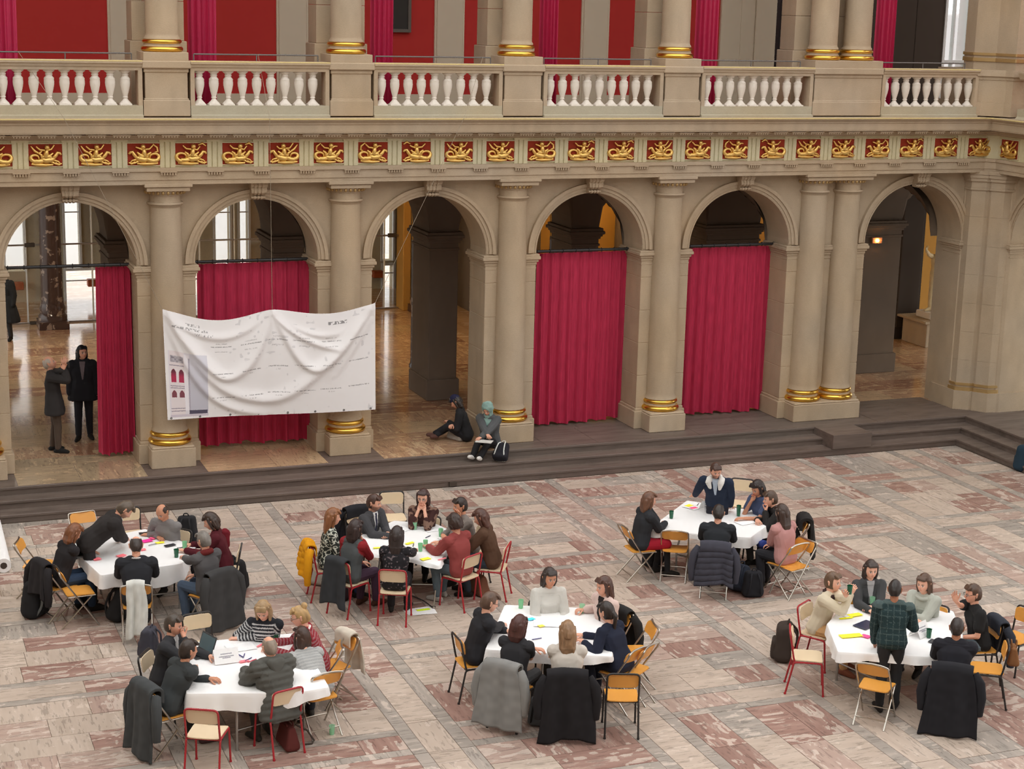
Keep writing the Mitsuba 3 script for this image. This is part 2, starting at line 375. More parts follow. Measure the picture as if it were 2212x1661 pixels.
for i, (xc, r) in enumerate(ARCH[1:]):
    put('archivolt', archivolt(xc, r), 'mat_stone', 35, parent=WB); put('keystone', keystone(xc, r), 'mat_stone', 35, parent=WB)
def impost(x0, x1, y0, y1, z=0):
    ms = [rbx(x0-o, x1+o, y0-o, y1+o, a+z, b+z, .008) for o, a, b in ((.012, 3.66, 3.70), (.02, 3.74, 3.80), (.045, 3.795, 3.85), (.078, 3.845, 3.905), (.06, 3.90, 3.945))]
    return cat_(ms)
PIER = [(-3.7, -2.7), (-.5, .5), (2.7, 3.7), (5.9, 6.9), (9.1, 10.1), (12.3, 14.07)]
for x0, x1 in PIER:
    put('impost', impost(x0, x1, .42, 1.25), 'mat_stone', parent=WB)
    put('pier_base', cat_([rbx(x0-.045, x1+.045, .375, 1.29, ZA, ZA+.36, .012), rbx(x0-.02, x1+.02, .40, 1.27, ZA+.35, ZA+.41, .012)]), 'mat_stone', parent=WB)
    # ashlar courses of the jambs: thin raised blocks beside the column
    for q in range(5):
        z0 = ZA+.42+q*.645
        put('jamb_block', cat_([rbx(x0-.006, min(x0+.3, x1), .412, 1.256, z0+.004, z0+.641, .006), rbx(max(x1-.3, x0), x1+.006, .412, 1.256, z0+.004, z0+.641, .006)]), 'mat_stone', parent=WB)

# ---- columns
def torus_prof(r, z0, z1, n=10):
    h = (z1-z0)/2; return [(r-h+h*math.cos(t), (z0+z1)/2+h*math.sin(t)) for t in np.linspace(-PI/2, PI/2, n)]
def low_torus(r, z0, z1):
    return revolve([(r*.6, z0)] + torus_prof(r, z0, z1) + [(r*.6, z1)], 40)
PLINTH = cat_([rbx(-.39, .39, -.3875, .39, ZA, .765, .012), rbx(-.375, .375, -.372, .375, .755, .806, .02)])
PLINTH2 = cat_([rbx(-.39, 1.155, -.3875, .39, ZA, .765, .012), rbx(-.375, 1.14, -.372, .375, .755, .806, .02)])
T_LOW, T_UP = low_torus(.378, .806, .91), low_torus(.345, .955, 1.03)
def shaft_mesh(z0, z1, r0, r1):
    pr = [(0, z0-.18), (.335, z0-.18), (.338, z0-.15), (.318, z0-.125), (.314, z0-.10), (.325, z0-.075), (.30, z0-.07), (.30, z0), (.318, z0+.005), (.315, z0+.03), (r0+.006, z0+.06), (r0, z0+.12)]
    for t in np.linspace(.05, 1, 12): pr.append((r0-(r0-r1)*t**1.7, z0+.12+(z1-z0-.12)*t))
    return revolve(pr+[(0, z1)], 40)
SHAFT = shaft_mesh(1.03, 4.975, .292, .262)
def capital_mesh():
    body = revolve([(0, 4.97), (.262, 4.97), (.275, 4.99), (.30, 5.015)] + torus_prof(.312, 5.015, 5.06) + [(.27, 5.06), (.263, 5.075), (.263, 5.17), (.275, 5.175), (.275, 5.20), (.30, 5.215), (.345, 5.27), (0, 5.27)], 40)
    return body
def egg_mesh():
    ms = []
    for a in np.linspace(0, 2*PI, 24, endpoint=False):
        e = trimesh.creation.icosphere(subdivisions=1, radius=1); e.apply_scale([.028, .026, .038]); e.apply_translation([.328, 0, 5.236])
        e.apply_transform(trimesh.transformations.rotation_matrix(a, [0, 0, 1])); ms.append(e)
    return cat_(ms)
CAP, EGG = capital_mesh(), egg_mesh()
ABACUS = cat_([rbx(-.365, .365, -.365, .365, 5.268, 5.335, .006), rbx(-.405, .405, -.40, .405, 5.34, 5.40, .008)])
ABACUS2 = cat_([rbx(-.365, 1.125, -.365, .365, 5.268, 5.335, .006), rbx(-.405, 1.165, -.40, .405, 5.34, 5.40, .008)])
def P_(m, b, s): return mikit.ply(m, b, s)
D = dict(plinth=P_(PLINTH, 'mat_stone', False), plinth2=P_(PLINTH2, 'mat_stone', False), tl=P_(T_LOW, 'mat_gold', 40), tu=P_(T_UP, 'mat_gold', 40), shaft=P_(SHAFT, 'mat_stone', 40), cap=P_(CAP, 'mat_stone', 40), egg=P_(EGG, 'mat_gold_dull', True), ab=P_(ABACUS, 'mat_stone', False), ab2=P_(ABACUS2, 'mat_stone', False))
CL = ['stone column at the left edge of the photo, left of the leftmost arch', 'stone column with gilded base behind the left end of the white banner', 'stone column behind the right end of the white banner', 'stone column with gilded base right behind the two girls sitting on the steps', 'stone column with gilded base between the two fully drawn red curtains', 'left stone column of the coupled pair at the right', 'right stone column of the coupled pair beside the rightmost arch']
for i, x in enumerate(COLX):
    c = thing('column', CL[i], 'column'); w = at(x, .3875)
    if i == 5: put('plinth', D['plinth2'], None, parent=c, to_world=w); put('abacus', D['ab2'], None, parent=c, to_world=w)
    elif i != 6: put('plinth', D['plinth'], None, parent=c, to_world=w); put('abacus', D['ab'], None, parent=c, to_world=w)
    put('gilded_ring', D['tl'], None, parent=c, to_world=w, label='lower gilded ring of the column base'); put('gilded_ring', D['tu'], None, parent=c, to_world=w, label='upper gilded ring of the column base')
    put('shaft', D['shaft'], None, parent=c, to_world=w); cp = put('capital', D['cap'], None, parent=c, to_world=w); put('gilded_eggs', D['egg'], None, parent=cp, to_world=w, label='band of gilded egg ornament', kind='stuff')

# ---- corner pier
FP = Polygon([(16.33, 1.6), (16.33, .42), (16.36, .30), (16.60, .13), (16.69, .06), (16.72, -.03), (16.80, -.10), (16.97, -.31), (17.09, -.34), (18.4, -.34), (18.4, 1.6)])
FP2 = Polygon([(16.38, 1.0), (16.38, .40), (16.43, .36), (17.03, -.31), (17.09, -.34), (18.4, -.34), (18.4, .98)])
CP = put('corner_pier', extr_z(FP2, ZA, 5.40), 'mat_stone', label='stone corner pier with a folded pilaster in the right-hand corner of the court', cat='pier')
PIL = Polygon([(16.40, .40), (16.40, .20), (16.62, .03), (16.70, .02), (16.70, -.05), (16.86, -.27), (17.05, -.30), (17.2, .2), (16.8, .6)])
for q in range(7):
    z0 = ZA+.45+q*.6
    if z0+.6 < 5.2: put('pier_block', extr_z(PIL, z0+.0012, z0+.5988), 'mat_stone', parent=CP)
put('pier_block', extr_z(PIL, ZA+.45+7*.6+.004, 5.1), 'mat_stone', parent=CP)
put('pier_plinth', extr_z(PIL.buffer(.06, join_style=2).union(FP2.buffer(.04, join_style=2)), ZA, ZA+.40), 'mat_stone', parent=CP)
for z0, z1, o in ((.82, .89, .045), (.93, .98, .028)): put('gilded_band', extr_z(PIL.buffer(o), z0, z1), 'mat_gold_dull', parent=CP, label='tarnished gilded band of the pilaster base')
put('pier_capital', cat_([extr_z(PIL.buffer(o, join_style=2), z0, z1) for o, z0, z1 in ((.035, 5.02, 5.06), (.02, 5.06, 5.2), (.06, 5.2, 5.27), (.09, 5.27, 5.335), (.11, 5.34, 5.42))]), 'mat_stone', parent=CP)
put('impost', impost(16.38, 16.41, .40, .99), 'mat_stone', parent=CP); put('impost', wing(impost(16.33, 16.36, .40, .97)), 'mat_stone', parent=CP)

# ---- right-hand wing
wp = sbox(7, ZA, 16.33, 5.40)
for xc in (15.2, 11.2, 8.0): wp = wp.difference(arch_hole(xc, 1.13))
WR = put('wall_right', wing(extr_y(wp, .42, 1.25)), 'mat_stone', kind='structure')
put('archivolt', wing(archivolt(15.2, 1.13)), 'mat_stone', 35, parent=WR); put('keystone', wing(keystone(15.2, 1.13)), 'mat_stone', 35, parent=WR)

# ---- entablature, swept round the corner
EP = [(-9, 0), (16.52, 0), (16.67, -.15), (16.67, -9)]
def ent(name, prof, mat, **kw): return put(name, sweep(EP, prof), mat, **kw)
EN = ent('trim_1', [(-.5, 5.385), (-.03, 5.385), (-.03, 5.46), (-.012, 5.465), (-.012, 5.60), (.02, 5.61), (.02, 5.668), (-.05, 5.672), (-.5, 5.68)], 'mat_stone', kind='structure')
ent('frieze', [(-.5, 5.67), (-.06, 5.67), (-.06, 6.14), (-.5, 6.14)], 'mat_frieze', parent=EN)
ent('bed_moulding', [(-.5, 6.135), (-.03, 6.135), (.01, 6.15), (.015, 6.185), (.045, 6.20), (.06, 6.225), (-.5, 6.225)], 'mat_stone', parent=EN)
ent('cornice', [(-.5, 6.22), (.30, 6.255), (.31, 6.285), (.31, 6.40), (.325, 6.41), (.335, 6.44), (.375, 6.47), (.39, 6.485), (.39, 6.495), (-.5, 6.53)], 'mat_stone', parent=EN)
ent('gilded_edge', [(.36, 6.495), (.400, 6.495), (.400, 6.512), (.36, 6.516)], 'mat_gold_pale', parent=EN, label='thin gilded edge of the cornice')
# triglyphs, metopes, guttae and mutules
TRI = [.8*k for k in range(-8, 17)] + [13.56, 14.36, 15.17, 15.98]
def tri_mesh():
    p = [(-.135, 0)]
    for a in (-.135, -.045, .045):
        p += [(a+.008, -.022), (a+.07, -.022), (a+.09, 0)] if a < .04 else [(a+.008, -.022), (a+.082, -.022), (a+.09, 0)]
    p += [(.135, .03), (-.135, .03)]
    m = trimesh.creation.extrude_polygon(Polygon(p), .44, engine='earcut'); m.apply_translation([0, 0, 5.672])
    return cat_([m, bx(-.14, .14, -.028, .02, 6.10, 6.14)])
TRID = mikit.ply(tri_mesh(), 'mat_frieze')
def gutta():
    ms = [bx(-.14, .14, -.045, .02, 5.594, 5.61)]
    for a in np.linspace(-.115, .115, 6):
        c = trimesh.creation.cone(.019, -.055, sections=8); c = trimesh.creation.cylinder(.015, .045, sections=8); c.apply_translation([a, -.022, 5.572]); ms.append(c)
    return cat_(ms)
GUT = mikit.ply(gutta(), 'mat_stone')
def mutule():
    ms = [rbx(-.15, .15, -.24, .0, 6.222, 6.246, .004)]
    for a in np.linspace(-.12, .12, 6):
        c = trimesh.creation.cylinder(.014, .03, sections=8); c.apply_translation([a, -.215, 6.212]); ms.append(c)
    return cat_(ms)
MUT = mikit.ply(mutule(), 'mat_stone')
for x in TRI:
    put('triglyph', TRID, None, parent=EN, to_world=at(x, .055)); put('guttae', GUT, None, parent=EN, to_world=at(x, -.005), kind='stuff'); put('mutule', MUT, None, parent=EN, to_world=at(x, -.03))
for x in [a+.4 for a in TRI[:-4]] + [13.96, 14.765, 15.575]: put('mutule', MUT, None, parent=EN, to_world=at(x, -.03))
def hull_pts(c, r):
    """manifold hull of spheres"""
    return m3.Manifold.batch_hull([m3.Manifold.sphere(ri, 10).translate(list(map(float, ci))) for ci, ri in zip(c, r)])
def relief(var):
    """gilded relief: a putto riding a sea horse with a curling tail, flattened against its panel (x right, y out, z up; half a metre square)"""
    r = random.Random(40+var); fl = -1 if var % 2 else 1; ms = []
    def limb(pts, rad, y=.02): ms.append(tube([(fl*a*1.16, -y, b*1.08+.004) for a, b in pts], np.array(rad)*1.16, 7))
    a = np.linspace(0, 1.6*PI, 16); q = [1, .85, 1.1][var % 3]
    limb([(-.06, -.07), (.0, -.085), (.07, -.07), (.12, -.05)], [.035, .05, .048, .03], .03)             # body of the beast
    limb([(-.04, -.08), (-.10, -.10), (-.15, -.10)] + [(-.15-.065*q*math.sin(t), -.045-.06*q*math.cos(t)*(1-.05*t)) for t in a], np.linspace(.04, .012, 19), .03)   # curled tail
    limb([(.10, -.06), (.14, -.01), (.165, .035), (.195, .025), (.215, .0)], [.03, .03, .026, .024, .014], .035)   # neck and head
    limb([(.10, -.08), (.17, -.10), (.20, -.135)], [.02, .014, .01], .03); limb([(.06, -.10), (.14, -.14), (.19, -.16)], [.02, .014, .01], .03)   # forelegs
    limb([(-.20, -.14), (-.12, -.15), (.0, -.155), (.1, -.15)], [.016, .026, .026, .014], .02)             # waves
    s = .02*r.random()
    limb([(-.01+s, -.04), (.0+s, .03), (.005+s, .075)], [.036, .038, .03], .05)                             # rider: trunk
    e = trimesh.creation.icosphere(subdivisions=2, radius=.042); e.apply_translation([fl*(.015+s), -.06, .128]); ms.append(e)
    limb([(-.05, -.05), (-.02, -.02), (.06, -.01), (.10, .03)], [.02, .026, .024, .014], .045); limb([(-.10, .03), (-.06, .0), (-.05, -.05)], [.014, .022, .02], .04); limb([(.13, -.12), (.18, -.15), (.22, -.13)], [.012, .018, .010], .03)
    limb([(.02+s, .07), (.08, .06+.05*r.random()), (.12, .10+.06*r.random())], [.018, .015, .012], .05)
    limb([(-.02+s, .07), (-.08, .08), (-.13, .12+.04*r.random())], [.018, .015, .012], .045)
    limb([(.01, -.03), (.07, -.03), (.06, -.10)], [.024, .02, .013], .06)
    if var % 3 == 0: limb([(-.13, .15), (-.19, .10), (-.20, .04), (-.15, .02)], [.012, .018, .018, .01], .02)
    elif var % 3 == 1: limb([(-.02, .08), (-.09, .02), (-.15, .06), (-.20, .13)], [.014, .024, .022, .01], .02)
    else: limb([(.10, .13), (.16, .16), (.21, .12)], [.012, .02, .012], .02)
    return cat_(ms)
RELS = [mikit.ply(relief(v), 'mat_gold_leaf', True) for v in range(6)]
METP = mikit.ply(bx(-.272, .272, 0, .012, 5.715, 6.078), 'mat_panel_red')
METF = mikit.ply(cat_([bx(-.285, .285, -.012, .01, 6.078, 6.094), bx(-.285, .285, -.012, .01, 5.70, 5.715), bx(-.285, -.272, -.012, .01, 5.70, 6.09), bx(.272, .285, -.012, .01, 5.70, 6.09)]), 'mat_frieze')
METX = [a+.4 for a in TRI[3:-5]] + [13.18, 13.96, 14.765, 15.575, 16.37]
for i, x in enumerate(METX):
    w = at(x, .048, 0); k = put('metope', METP, None, parent=EN, to_world=w, label='red panel of the frieze')
    put('relief', RELS[(i*5+i//3) % 6], None, parent=k, to_world=at(x, .045, 5.90)); put('panel_frame', METF, None, parent=k, to_world=w)
for (x, y, a) in ((CORNER-.012+.06, -.50, -PI/2), (CORNER-.012+.06, -1.30, -PI/2)):
    w = at(x, y, 0, a); k = put('metope', METP, None, parent=EN, to_world=w, label='red panel of the frieze'); put('relief', RELS[1], None, parent=k, to_world=at(x-.003, y, 5.90, a)); put('panel_frame', METF, None, parent=k, to_world=w)

defb('mat_rail', plastic((.13, .12, .115), .4))
# ---- balustrades with their piers
BP = lambda prof, x0, x1: sweep([(x0, 0), (x1, 0)], prof)
BAL = [(0, 0), (.098, 0), (.098, .03), (.085, .045), (.055, .075), (.038, .10), (.034, .115), (.045, .12), (.046, .135), (.037, .145), (.05, .19), (.066, .25), (.082, .33), (.085, .375), (.079, .415), (.083, .425), (.083, .437), (.07, .45), (.055, .47), (.05, .485), (.062, .49), (.062, .503), (.052, .51), (.06, .53), (.085, .548), (.094, .555), (.094, .575), (0, .575)]
BALD = mikit.ply(revolve(BAL, 20), 'mat_white_stone', 35)
FOOT = mikit.ply(rbx(-.098, .098, -.098, .098, 0, .035, .006), 'mat_white_stone')
bays = [(-3.2+.4, -.4), (.4, 2.8), (3.6, 6.0), (6.8, 9.2), (10.0, 12.4), (13.96, 16.2)]
BL = ['stone balustrade of the gallery above the leftmost arch', 'stone balustrade of the gallery above the white banner', 'stone balustrade of the gallery above the open third arch', 'stone balustrade of the gallery above the middle red curtain', 'stone balustrade of the gallery above the right red curtain', 'stone balustrade of the gallery above the rightmost arch']
for i, (x0, x1) in enumerate(bays):
    b = thing('balustrade', BL[i], 'balustrade')
    put('base_course', sweep([(x0, 0), (x1, 0)], [(-.32, 6.50), (.06, 6.50), (.06, 6.545), (.0, 6.56), (.0, 6.71), (-.3, 6.71)]), 'mat_stone_grey', parent=b)
    put('rail', sweep([(x0, 0), (x1, 0)], [(-.30, 7.285), (.0, 7.285), (.0, 7.335), (.02, 7.345), (.03, 7.385), (.055, 7.40), (.055, 7.43), (.03, 7.445), (-.33, 7.445), (-.33, 7.40), (-.30, 7.385)]), 'mat_stone', parent=b)
    put('rail_edge', sweep([(x0, 0), (x1, 0)], [(.02, 7.430), (.058, 7.430), (.058, 7.436), (.02, 7.449)]), 'mat_gold_pale', parent=b, label='thin gilded edge of the rail')
    s0 = x0+.17 if i < 5 else 14.09
    for q in range(9):
        k = put('baluster', BALD, None, parent=b, to_world=at(s0+.2455*q, .13, 6.71)); put('foot', FOOT, None, parent=k, to_world=at(s0+.2455*q, .13, 6.70))
    for e, s in ((x0, 1), (x1, -1)): put('end_post', bx(min(e, e+s*.07), max(e, e+s*.07), .0, .28, 6.71, 7.29), 'mat_stone', parent=b)
    hr = thing('handrail', BL[i].replace('stone balustrade', 'thin grey metal handrail on the balustrade'), 'handrail')
    a0, a1 = (x0+.12, x1-.12)
    put('bar', tube([(a0, .33, 7.55), (a1, .33, 7.55)], .013, 8), 'mat_rail', parent=hr)
    for q in (a0, (a0+a1)/2, a1): put('post', tube([(q, .33, 7.44), (q, .33, 7.55)], .011, 8), 'mat_rail', parent=hr)

# ---- upper columns on their pedestals
PED = cat_([rbx(-.39, .39, -.01, .78, 6.53, 6.80, .01), rbx(-.37, .37, .0, .77, 6.79, 6.83, .01), rbx(-.355, .355, .02, .75, 6.82, 7.26, .006), rbx(-.375, .375, .0, .77, 7.25, 7.33, .015), rbx(-.41, .41, -.045, .80, 7.32, 7.445, .015), rbx(-.375, .375, .01, .765, 7.44, 7.585, .006)])
PED2 = cat_([rbx(a-.39+0, 1.15, y0, y1, z0, z1, c) for a, y0, y1, z0, z1, c in ((0, -.01, .78, 6.53, 6.80, .01), (.02, .0, .77, 6.79, 6.83, .01), (.03, .02, .75, 6.82, 7.26, .006), (.015, .0, .77, 7.25, 7.33, .015), (-.02, -.045, .80, 7.32, 7.445, .015), (.015, .01, .765, 7.44, 7.585, .006))])
UD = dict(ped=P_(PED, 'mat_stone', False), ped2=P_(PED2, 'mat_stone', False), tl=P_(low_torus(.352, 7.585, 7.675), 'mat_gold', 40), tu=P_(low_torus(.33, 7.72, 7.79), 'mat_gold', 40), sh=P_(revolve([(0, 7.64), (.315, 7.64), (.318, 7.675), (.30, 7.69), (.298, 7.71), (.31, 7.725), (.29, 7.73), (.29, 7.79), (.30, 7.792), (.298, 7.815), (.278, 7.84), (.272, 7.88), (.245, 13.2), (0, 13.2)], 36), 'mat_stone', 40))
UL = ['upper gallery column at the far left', 'upper gallery column above the left end of the banner', 'upper gallery column above the right end of the banner', 'upper gallery column above the two girls on the steps', 'upper gallery column between the two full red curtains', 'left upper column of the coupled pair in the gallery', 'right upper column of the coupled pair in the gallery']
for i, x in enumerate(COLX):
    c = thing('gallery_column', UL[i] + ', gilded base rings', 'column'); w = at(x, .39)
    if i == 5: put('pedestal', UD['ped2'], None, parent=c, to_world=at(x, 0))
    elif i != 6: put('pedestal', UD['ped'], None, parent=c, to_world=at(x, 0))
    put('gilded_ring', UD['tl'], None, parent=c, to_world=w); put('gilded_ring', UD['tu'], None, parent=c, to_world=w); put('shaft', UD['sh'], None, parent=c, to_world=w)
    if i != 6:
        x1 = x+.44+(.76 if i == 5 else 0); g = thing('gallery_pier', 'ashlar pier behind the ' + UL[i], 'pier')
        put('pier_base', rbx(x-.48, x1+.04, .70, 1.34, 6.5, 7.75, .01), 'mat_stone', parent=g)
        for q in range(8): put('pier_block', rbx(x-.44, x1, .74, 1.30, 7.753+q*.66, 7.753+q*.66+.655, .006), 'mat_stone', parent=g)
# corner pedestal, corner pier of the gallery
GP = Polygon([(16.2, 1.3), (16.2, .02), (16.30, .0), (16.62, -.32), (16.66, -.5), (18.2, -.5), (18.2, 1.3)])
GPU = Polygon([(16.75, 1.3), (16.37, .78), (16.37, .45), (16.62, .05), (16.72, -.45), (18.2, -.45), (18.2, 1.3)])
cg = put('gallery_corner_pier', extr_z(GPU, 7.4, 13.3), 'mat_stone', label='stone corner pier of the upper gallery at the right', cat='pier')
put('pedestal', cat_([extr_z(GP.buffer(o, join_style=2), z0, z1) for o, z0, z1 in ((.01, 6.53, 6.80), (-.02, 6.80, 7.26), (.0, 7.25, 7.33), (.045, 7.32, 7.445))]), 'mat_stone', parent=cg)
for z0, z1 in ((7.60, 7.67), (7.72, 7.77)): put('gilded_band', extr_z(GPU.buffer(.03), z0, z1), 'mat_gold_dull', parent=cg, label='tarnished gilded band of the pier')
put('rail', sweep([(CORNER, -.69), (CORNER, -9)], [(-.30, 7.285), (.0, 7.285), (.05, 7.40), (.05, 7.43), (-.33, 7.445)]), 'mat_stone', parent=cg)
put('base_course', sweep([(CORNER, -.69), (CORNER, -9)], [(-.32, 6.50), (.06, 6.50), (.0, 6.56), (.0, 6.71), (-.3, 6.71)]), 'mat_stone_grey', parent=cg)

# ---- upper gallery behind the columns
put('floor_gallery', bx(-9, 21, .3, 4.2, 6.20, 6.50), 'mat_stone_grey', kind='structure')
GW = put('wall_gallery', bx(-9, 12.42, 4.0, 4.3, 6.69, 13.6), 'mat_red_wall', kind='structure')
put('baseboard', bx(-9, 12.42, 3.97, 4.3, 6.5, 6.69), 'mat_pale_paint', parent=GW)
for x in (-.38, 2.82, 6.03, 9.21):
    put('pilaster', cat_([rbx(x+.04, x+.59, 3.93, 4.01, 6.5, 13.5, .01), rbx(x, x+.63, 3.955, 4.01, 6.5, 13.5, .008)]), 'mat_pale_paint', parent=GW)
put('pale_panel', cat_([rbx(12.42, 12.9, 3.93, 4.3, 6.5, 13.5, .012), rbx(12.905, 13.25, 3.95, 4.3, 6.5, 13.5, .012), rbx(13.255, 13.76, 3.93, 4.3, 6.5, 13.5, .012)]), 'mat_pale_paint', parent=GW)
put('dark_doorway', bx(13.76, 14.15, 4.15, 4.3, 6.5, 13.5), 'mat_black_metal', parent=GW); put('door_jamb', bx(14.10, 14.3, 3.9, 4.3, 6.5, 13.5), 'mat_stone_dark', parent=GW)
put('brown_panel', cat_([rbx(14.3+q*.752, 14.3+q*.752+.745, 3.95, 4.3, 6.5, 13.5, .01) for q in range(5)]), 'mat_brown', parent=GW)
wg = put('window_1', cat_([bx(18.04, 18.10, 3.92, 4.3, 6.5, 13.5), bx(18.66, 18.74, 3.92, 4.3, 6.5, 13.5), bx(18.30, 18.34, 3.95, 4.05, 6.5, 13.5), bx(18.04, 18.7, 3.92, 4.1, 7.42, 7.50)]), 'mat_frame_white', kind='structure')
put('pane', bx(18.10, 18.66, 3.99, 3.995, 6.5, 13.5), 'mat_pane', parent=wg)
put('wall_gallery_right', bx(18.74, 22, 4.0, 4.3, 6.5, 13.5), 'mat_stone_dark', kind='structure'); put('wall_gallery_left', bx(-9.3, -9, .6, 4.3, 6.4, 13.5), 'mat_stone', kind='structure')
put('ceiling_gallery', bx(-9, 22, .5, 4.3, 13.4, 13.6), 'mat_pale_paint', kind='structure')
put('trim_2', bx(-9, 17.4, .1, 1.3, 13.1, 14.8), 'mat_stone', kind='structure')
put('trim_3', bx(16.8, 18.0, -30, .1, 13.1, 14.8), 'mat_stone', kind='structure')
# the other sides of the court
put('wall_left', bx(-12.4, -12, -30.5, .4, 0, 13), 'mat_stone', kind='structure')
put('wall_front', bx(-12.4, CORNER+1, -31.0, -30.5, 0, 13), 'mat_stone', kind='structure')
put('wall_right_upper', bx(20.5, 20.8, -30, 1.0, 6.5, 11.0), 'mat_red_wall', kind='structure')
put('floor_gallery_right', bx(16.9, 21, -30, .3, 6.20, 6.50), 'mat_stone_grey', kind='structure')
# ================================================================ behind the arches
# groin vault of the aisle
PX = [(-3.71, -3.09), (-.51, .11), (2.69, 3.31), (5.93, 6.55), (9.07, 9.69), (12.25, 13.55), (16.22, 17.22)]
vm = []
edges = [(-9.0, -6.9)] + PX + [(20.4, 21)]
for (a0, a1), (b0, b1) in zip(edges, edges[1:]):
    xs = np.linspace(a1-.0, b0, 33); ys = np.linspace(1.25, 3.80, 25); xc, R = (a1+b0)/2, (b0-a1)/2
    X, Y = np.meshgrid(xs, ys, indexing='ij')
    k = 1.29/R
    zA = 3.93+np.sqrt(np.maximum(0, 1.29**2-((X-xc)*k)**2)); zB = 3.93+np.sqrt(np.maximum(0, 1.275**2-(Y-2.525)**2))
    vm.append(grid_mesh(np.stack([X, Y, np.maximum(zA, zB)], -1)))
    for e0, e1 in ((b0, b1),):
        Y2 = np.linspace(1.25, 3.80, 25); z2 = 3.93+np.sqrt(np.maximum(0, 1.275**2-(Y2-2.525)**2))
        vm.append(grid_mesh(np.stack([np.stack([np.full(25, e0), Y2, z2], -1), np.stack([np.full(25, e1), Y2, z2], -1)])))
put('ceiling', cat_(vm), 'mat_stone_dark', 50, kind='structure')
# piers of the inner row with the arches they carry
names = ['left of the photo', 'behind the gathered curtain of the leftmost arch', 'behind the curtain over which the banner hangs', 'standing free in the open third arch', 'behind the middle red curtain', 'broad, behind the right red curtain', 'seen through the rightmost arch']
for (x0, x1), nm in zip(PX, names):
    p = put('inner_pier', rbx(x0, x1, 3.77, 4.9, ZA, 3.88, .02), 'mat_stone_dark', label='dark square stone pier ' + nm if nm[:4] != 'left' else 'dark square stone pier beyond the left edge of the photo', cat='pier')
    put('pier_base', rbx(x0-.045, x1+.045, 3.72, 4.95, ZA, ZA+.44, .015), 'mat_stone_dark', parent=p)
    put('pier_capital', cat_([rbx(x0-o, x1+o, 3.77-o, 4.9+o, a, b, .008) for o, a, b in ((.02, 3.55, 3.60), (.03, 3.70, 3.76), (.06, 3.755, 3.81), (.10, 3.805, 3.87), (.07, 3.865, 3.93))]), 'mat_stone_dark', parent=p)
    if x1 < 13:
        put('half_column', revolve([(0, ZA+.44), (.13, ZA+.44), (.13, ZA+.5), (.10, ZA+.56), (.095, 3.6), (0, 3.6)], 16).apply_translation([x0+.12, 5.03, 0]), 'mat_red_marble', 30, parent=p)
ip = sbox(-9, 3.9, 21, 5.6)
for (a0, a1), (b0, b1) in zip(edges, edges[1:]):
    xc, R = (a1+b0)/2, (b0-a1)/2; k = R/1.29; a = np.linspace(0, PI, 33)
    ip = ip.difference(Polygon([(xc+R*math.cos(t), 3.93+1.29*math.sin(t)) for t in a] + [(xc-R, 3.8), (xc+R, 3.8)]))
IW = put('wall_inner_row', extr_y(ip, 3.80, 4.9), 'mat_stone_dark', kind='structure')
for (x0, x1) in PX[2:6]:
    a = np.linspace(0, PI, 25); yc, R = 9.3, 4.2
    q = Polygon([(yc+(R+.16)*math.cos(t), 3.45+(R+.16)*.95*math.sin(t)) for t in a] + [(yc+(R-.02)*math.cos(t), 3.45+(R-.02)*.95*math.sin(t)) for t in a[::-1]])
    m = trimesh.creation.extrude_polygon(q, x1-x0-.12, engine='earcut'); v = m.vertices.copy(); m.vertices = np.stack([x0+.06+v[:, 2], v[:, 0], v[:, 1]], 1); m.fix_normals()
    put('cross_arch', m, 'mat_yellow_wall', parent=IW)
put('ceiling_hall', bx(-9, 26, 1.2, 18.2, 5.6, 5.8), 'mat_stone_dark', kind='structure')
YW = put('wall_yellow', bx(10.5, 25, 9.0, 9.3, ZA, 5.6), 'mat_yellow_wall', kind='structure')
put('pilaster', rbx(12.45, 13.2, 8.85, 9.0, ZA, 5.6, .02), 'mat_stone_dark', parent=YW); put('pilaster', rbx(16.9, 17.6, 8.85, 9.0, ZA, 5.6, .02), 'mat_yellow_wall', parent=YW); pass
put('return_wall', bx(10.3, 10.5, 9.0, 18, ZA, 5.6), 'mat_stone_dark', parent=YW)
# entrance wall with windows and doors at the back
rp = sbox(-9, ZA, 12, 5.6)
HOLES = [(-1.35, -.78, 1.25, 3.6), (.26, .66, 1.30, 3.7), (.24, 1.20, ZA, 1.26), (4.28, 4.72, 1.22, 3.6), (4.96, 5.24, 1.22, 3.6), (3.55, 3.85, ZA, 1.15), (9.08, 9.42, 1.22, 3.6), (9.10, 9.44, ZA, 1.12), (11.42, 11.72, 1.0, 3.6)]
for x0, x1, z0, z1 in HOLES: rp = rp.difference(sbox(x0, z0, x1, z1))
RW = put('wall_entrance', extr_y(rp, 17.5, 17.9), 'mat_stone_grey', kind='structure')
for i, (x0, x1, z0, z1) in enumerate(HOLES):
    n = ('door_' if z0 < .5 else 'window_') + str(i+2)
    w = put(n, cat_([bx(x0-.04, x0+.02, 17.44, 17.56, z0, z1), bx(x1-.02, x1+.04, 17.44, 17.56, z0, z1), bx(x0-.04, x1+.04, 17.44, 17.56, z1-.03, z1+.04), bx(x0, x1, 17.47, 17.53, z0+.62*(z1-z0), z0+.62*(z1-z0)+.03)]), 'mat_frame_white', kind='structure')
    put('pane', bx(x0, x1, 17.58, 17.585, z0, z1), 'mat_pane', parent=w)
for x0, x1, z0, lab in ((-1.22, -.86, .80, 'orange box on the entrance wall at the far left'), (.80, 1.14, .82, 'orange box beside the bright entrance door'), (8.76, 9.06, .78, 'orange box left of the glass door in the open third arch'), (11.74, 12.02, .80, 'orange box right of the free-standing dark pier')):
    put('orange_box', rbx(x0, x1, 17.2, 17.45, z0, z0+.19, .01), plastic((.36, .075, .02), .5), label=lab, cat='box')
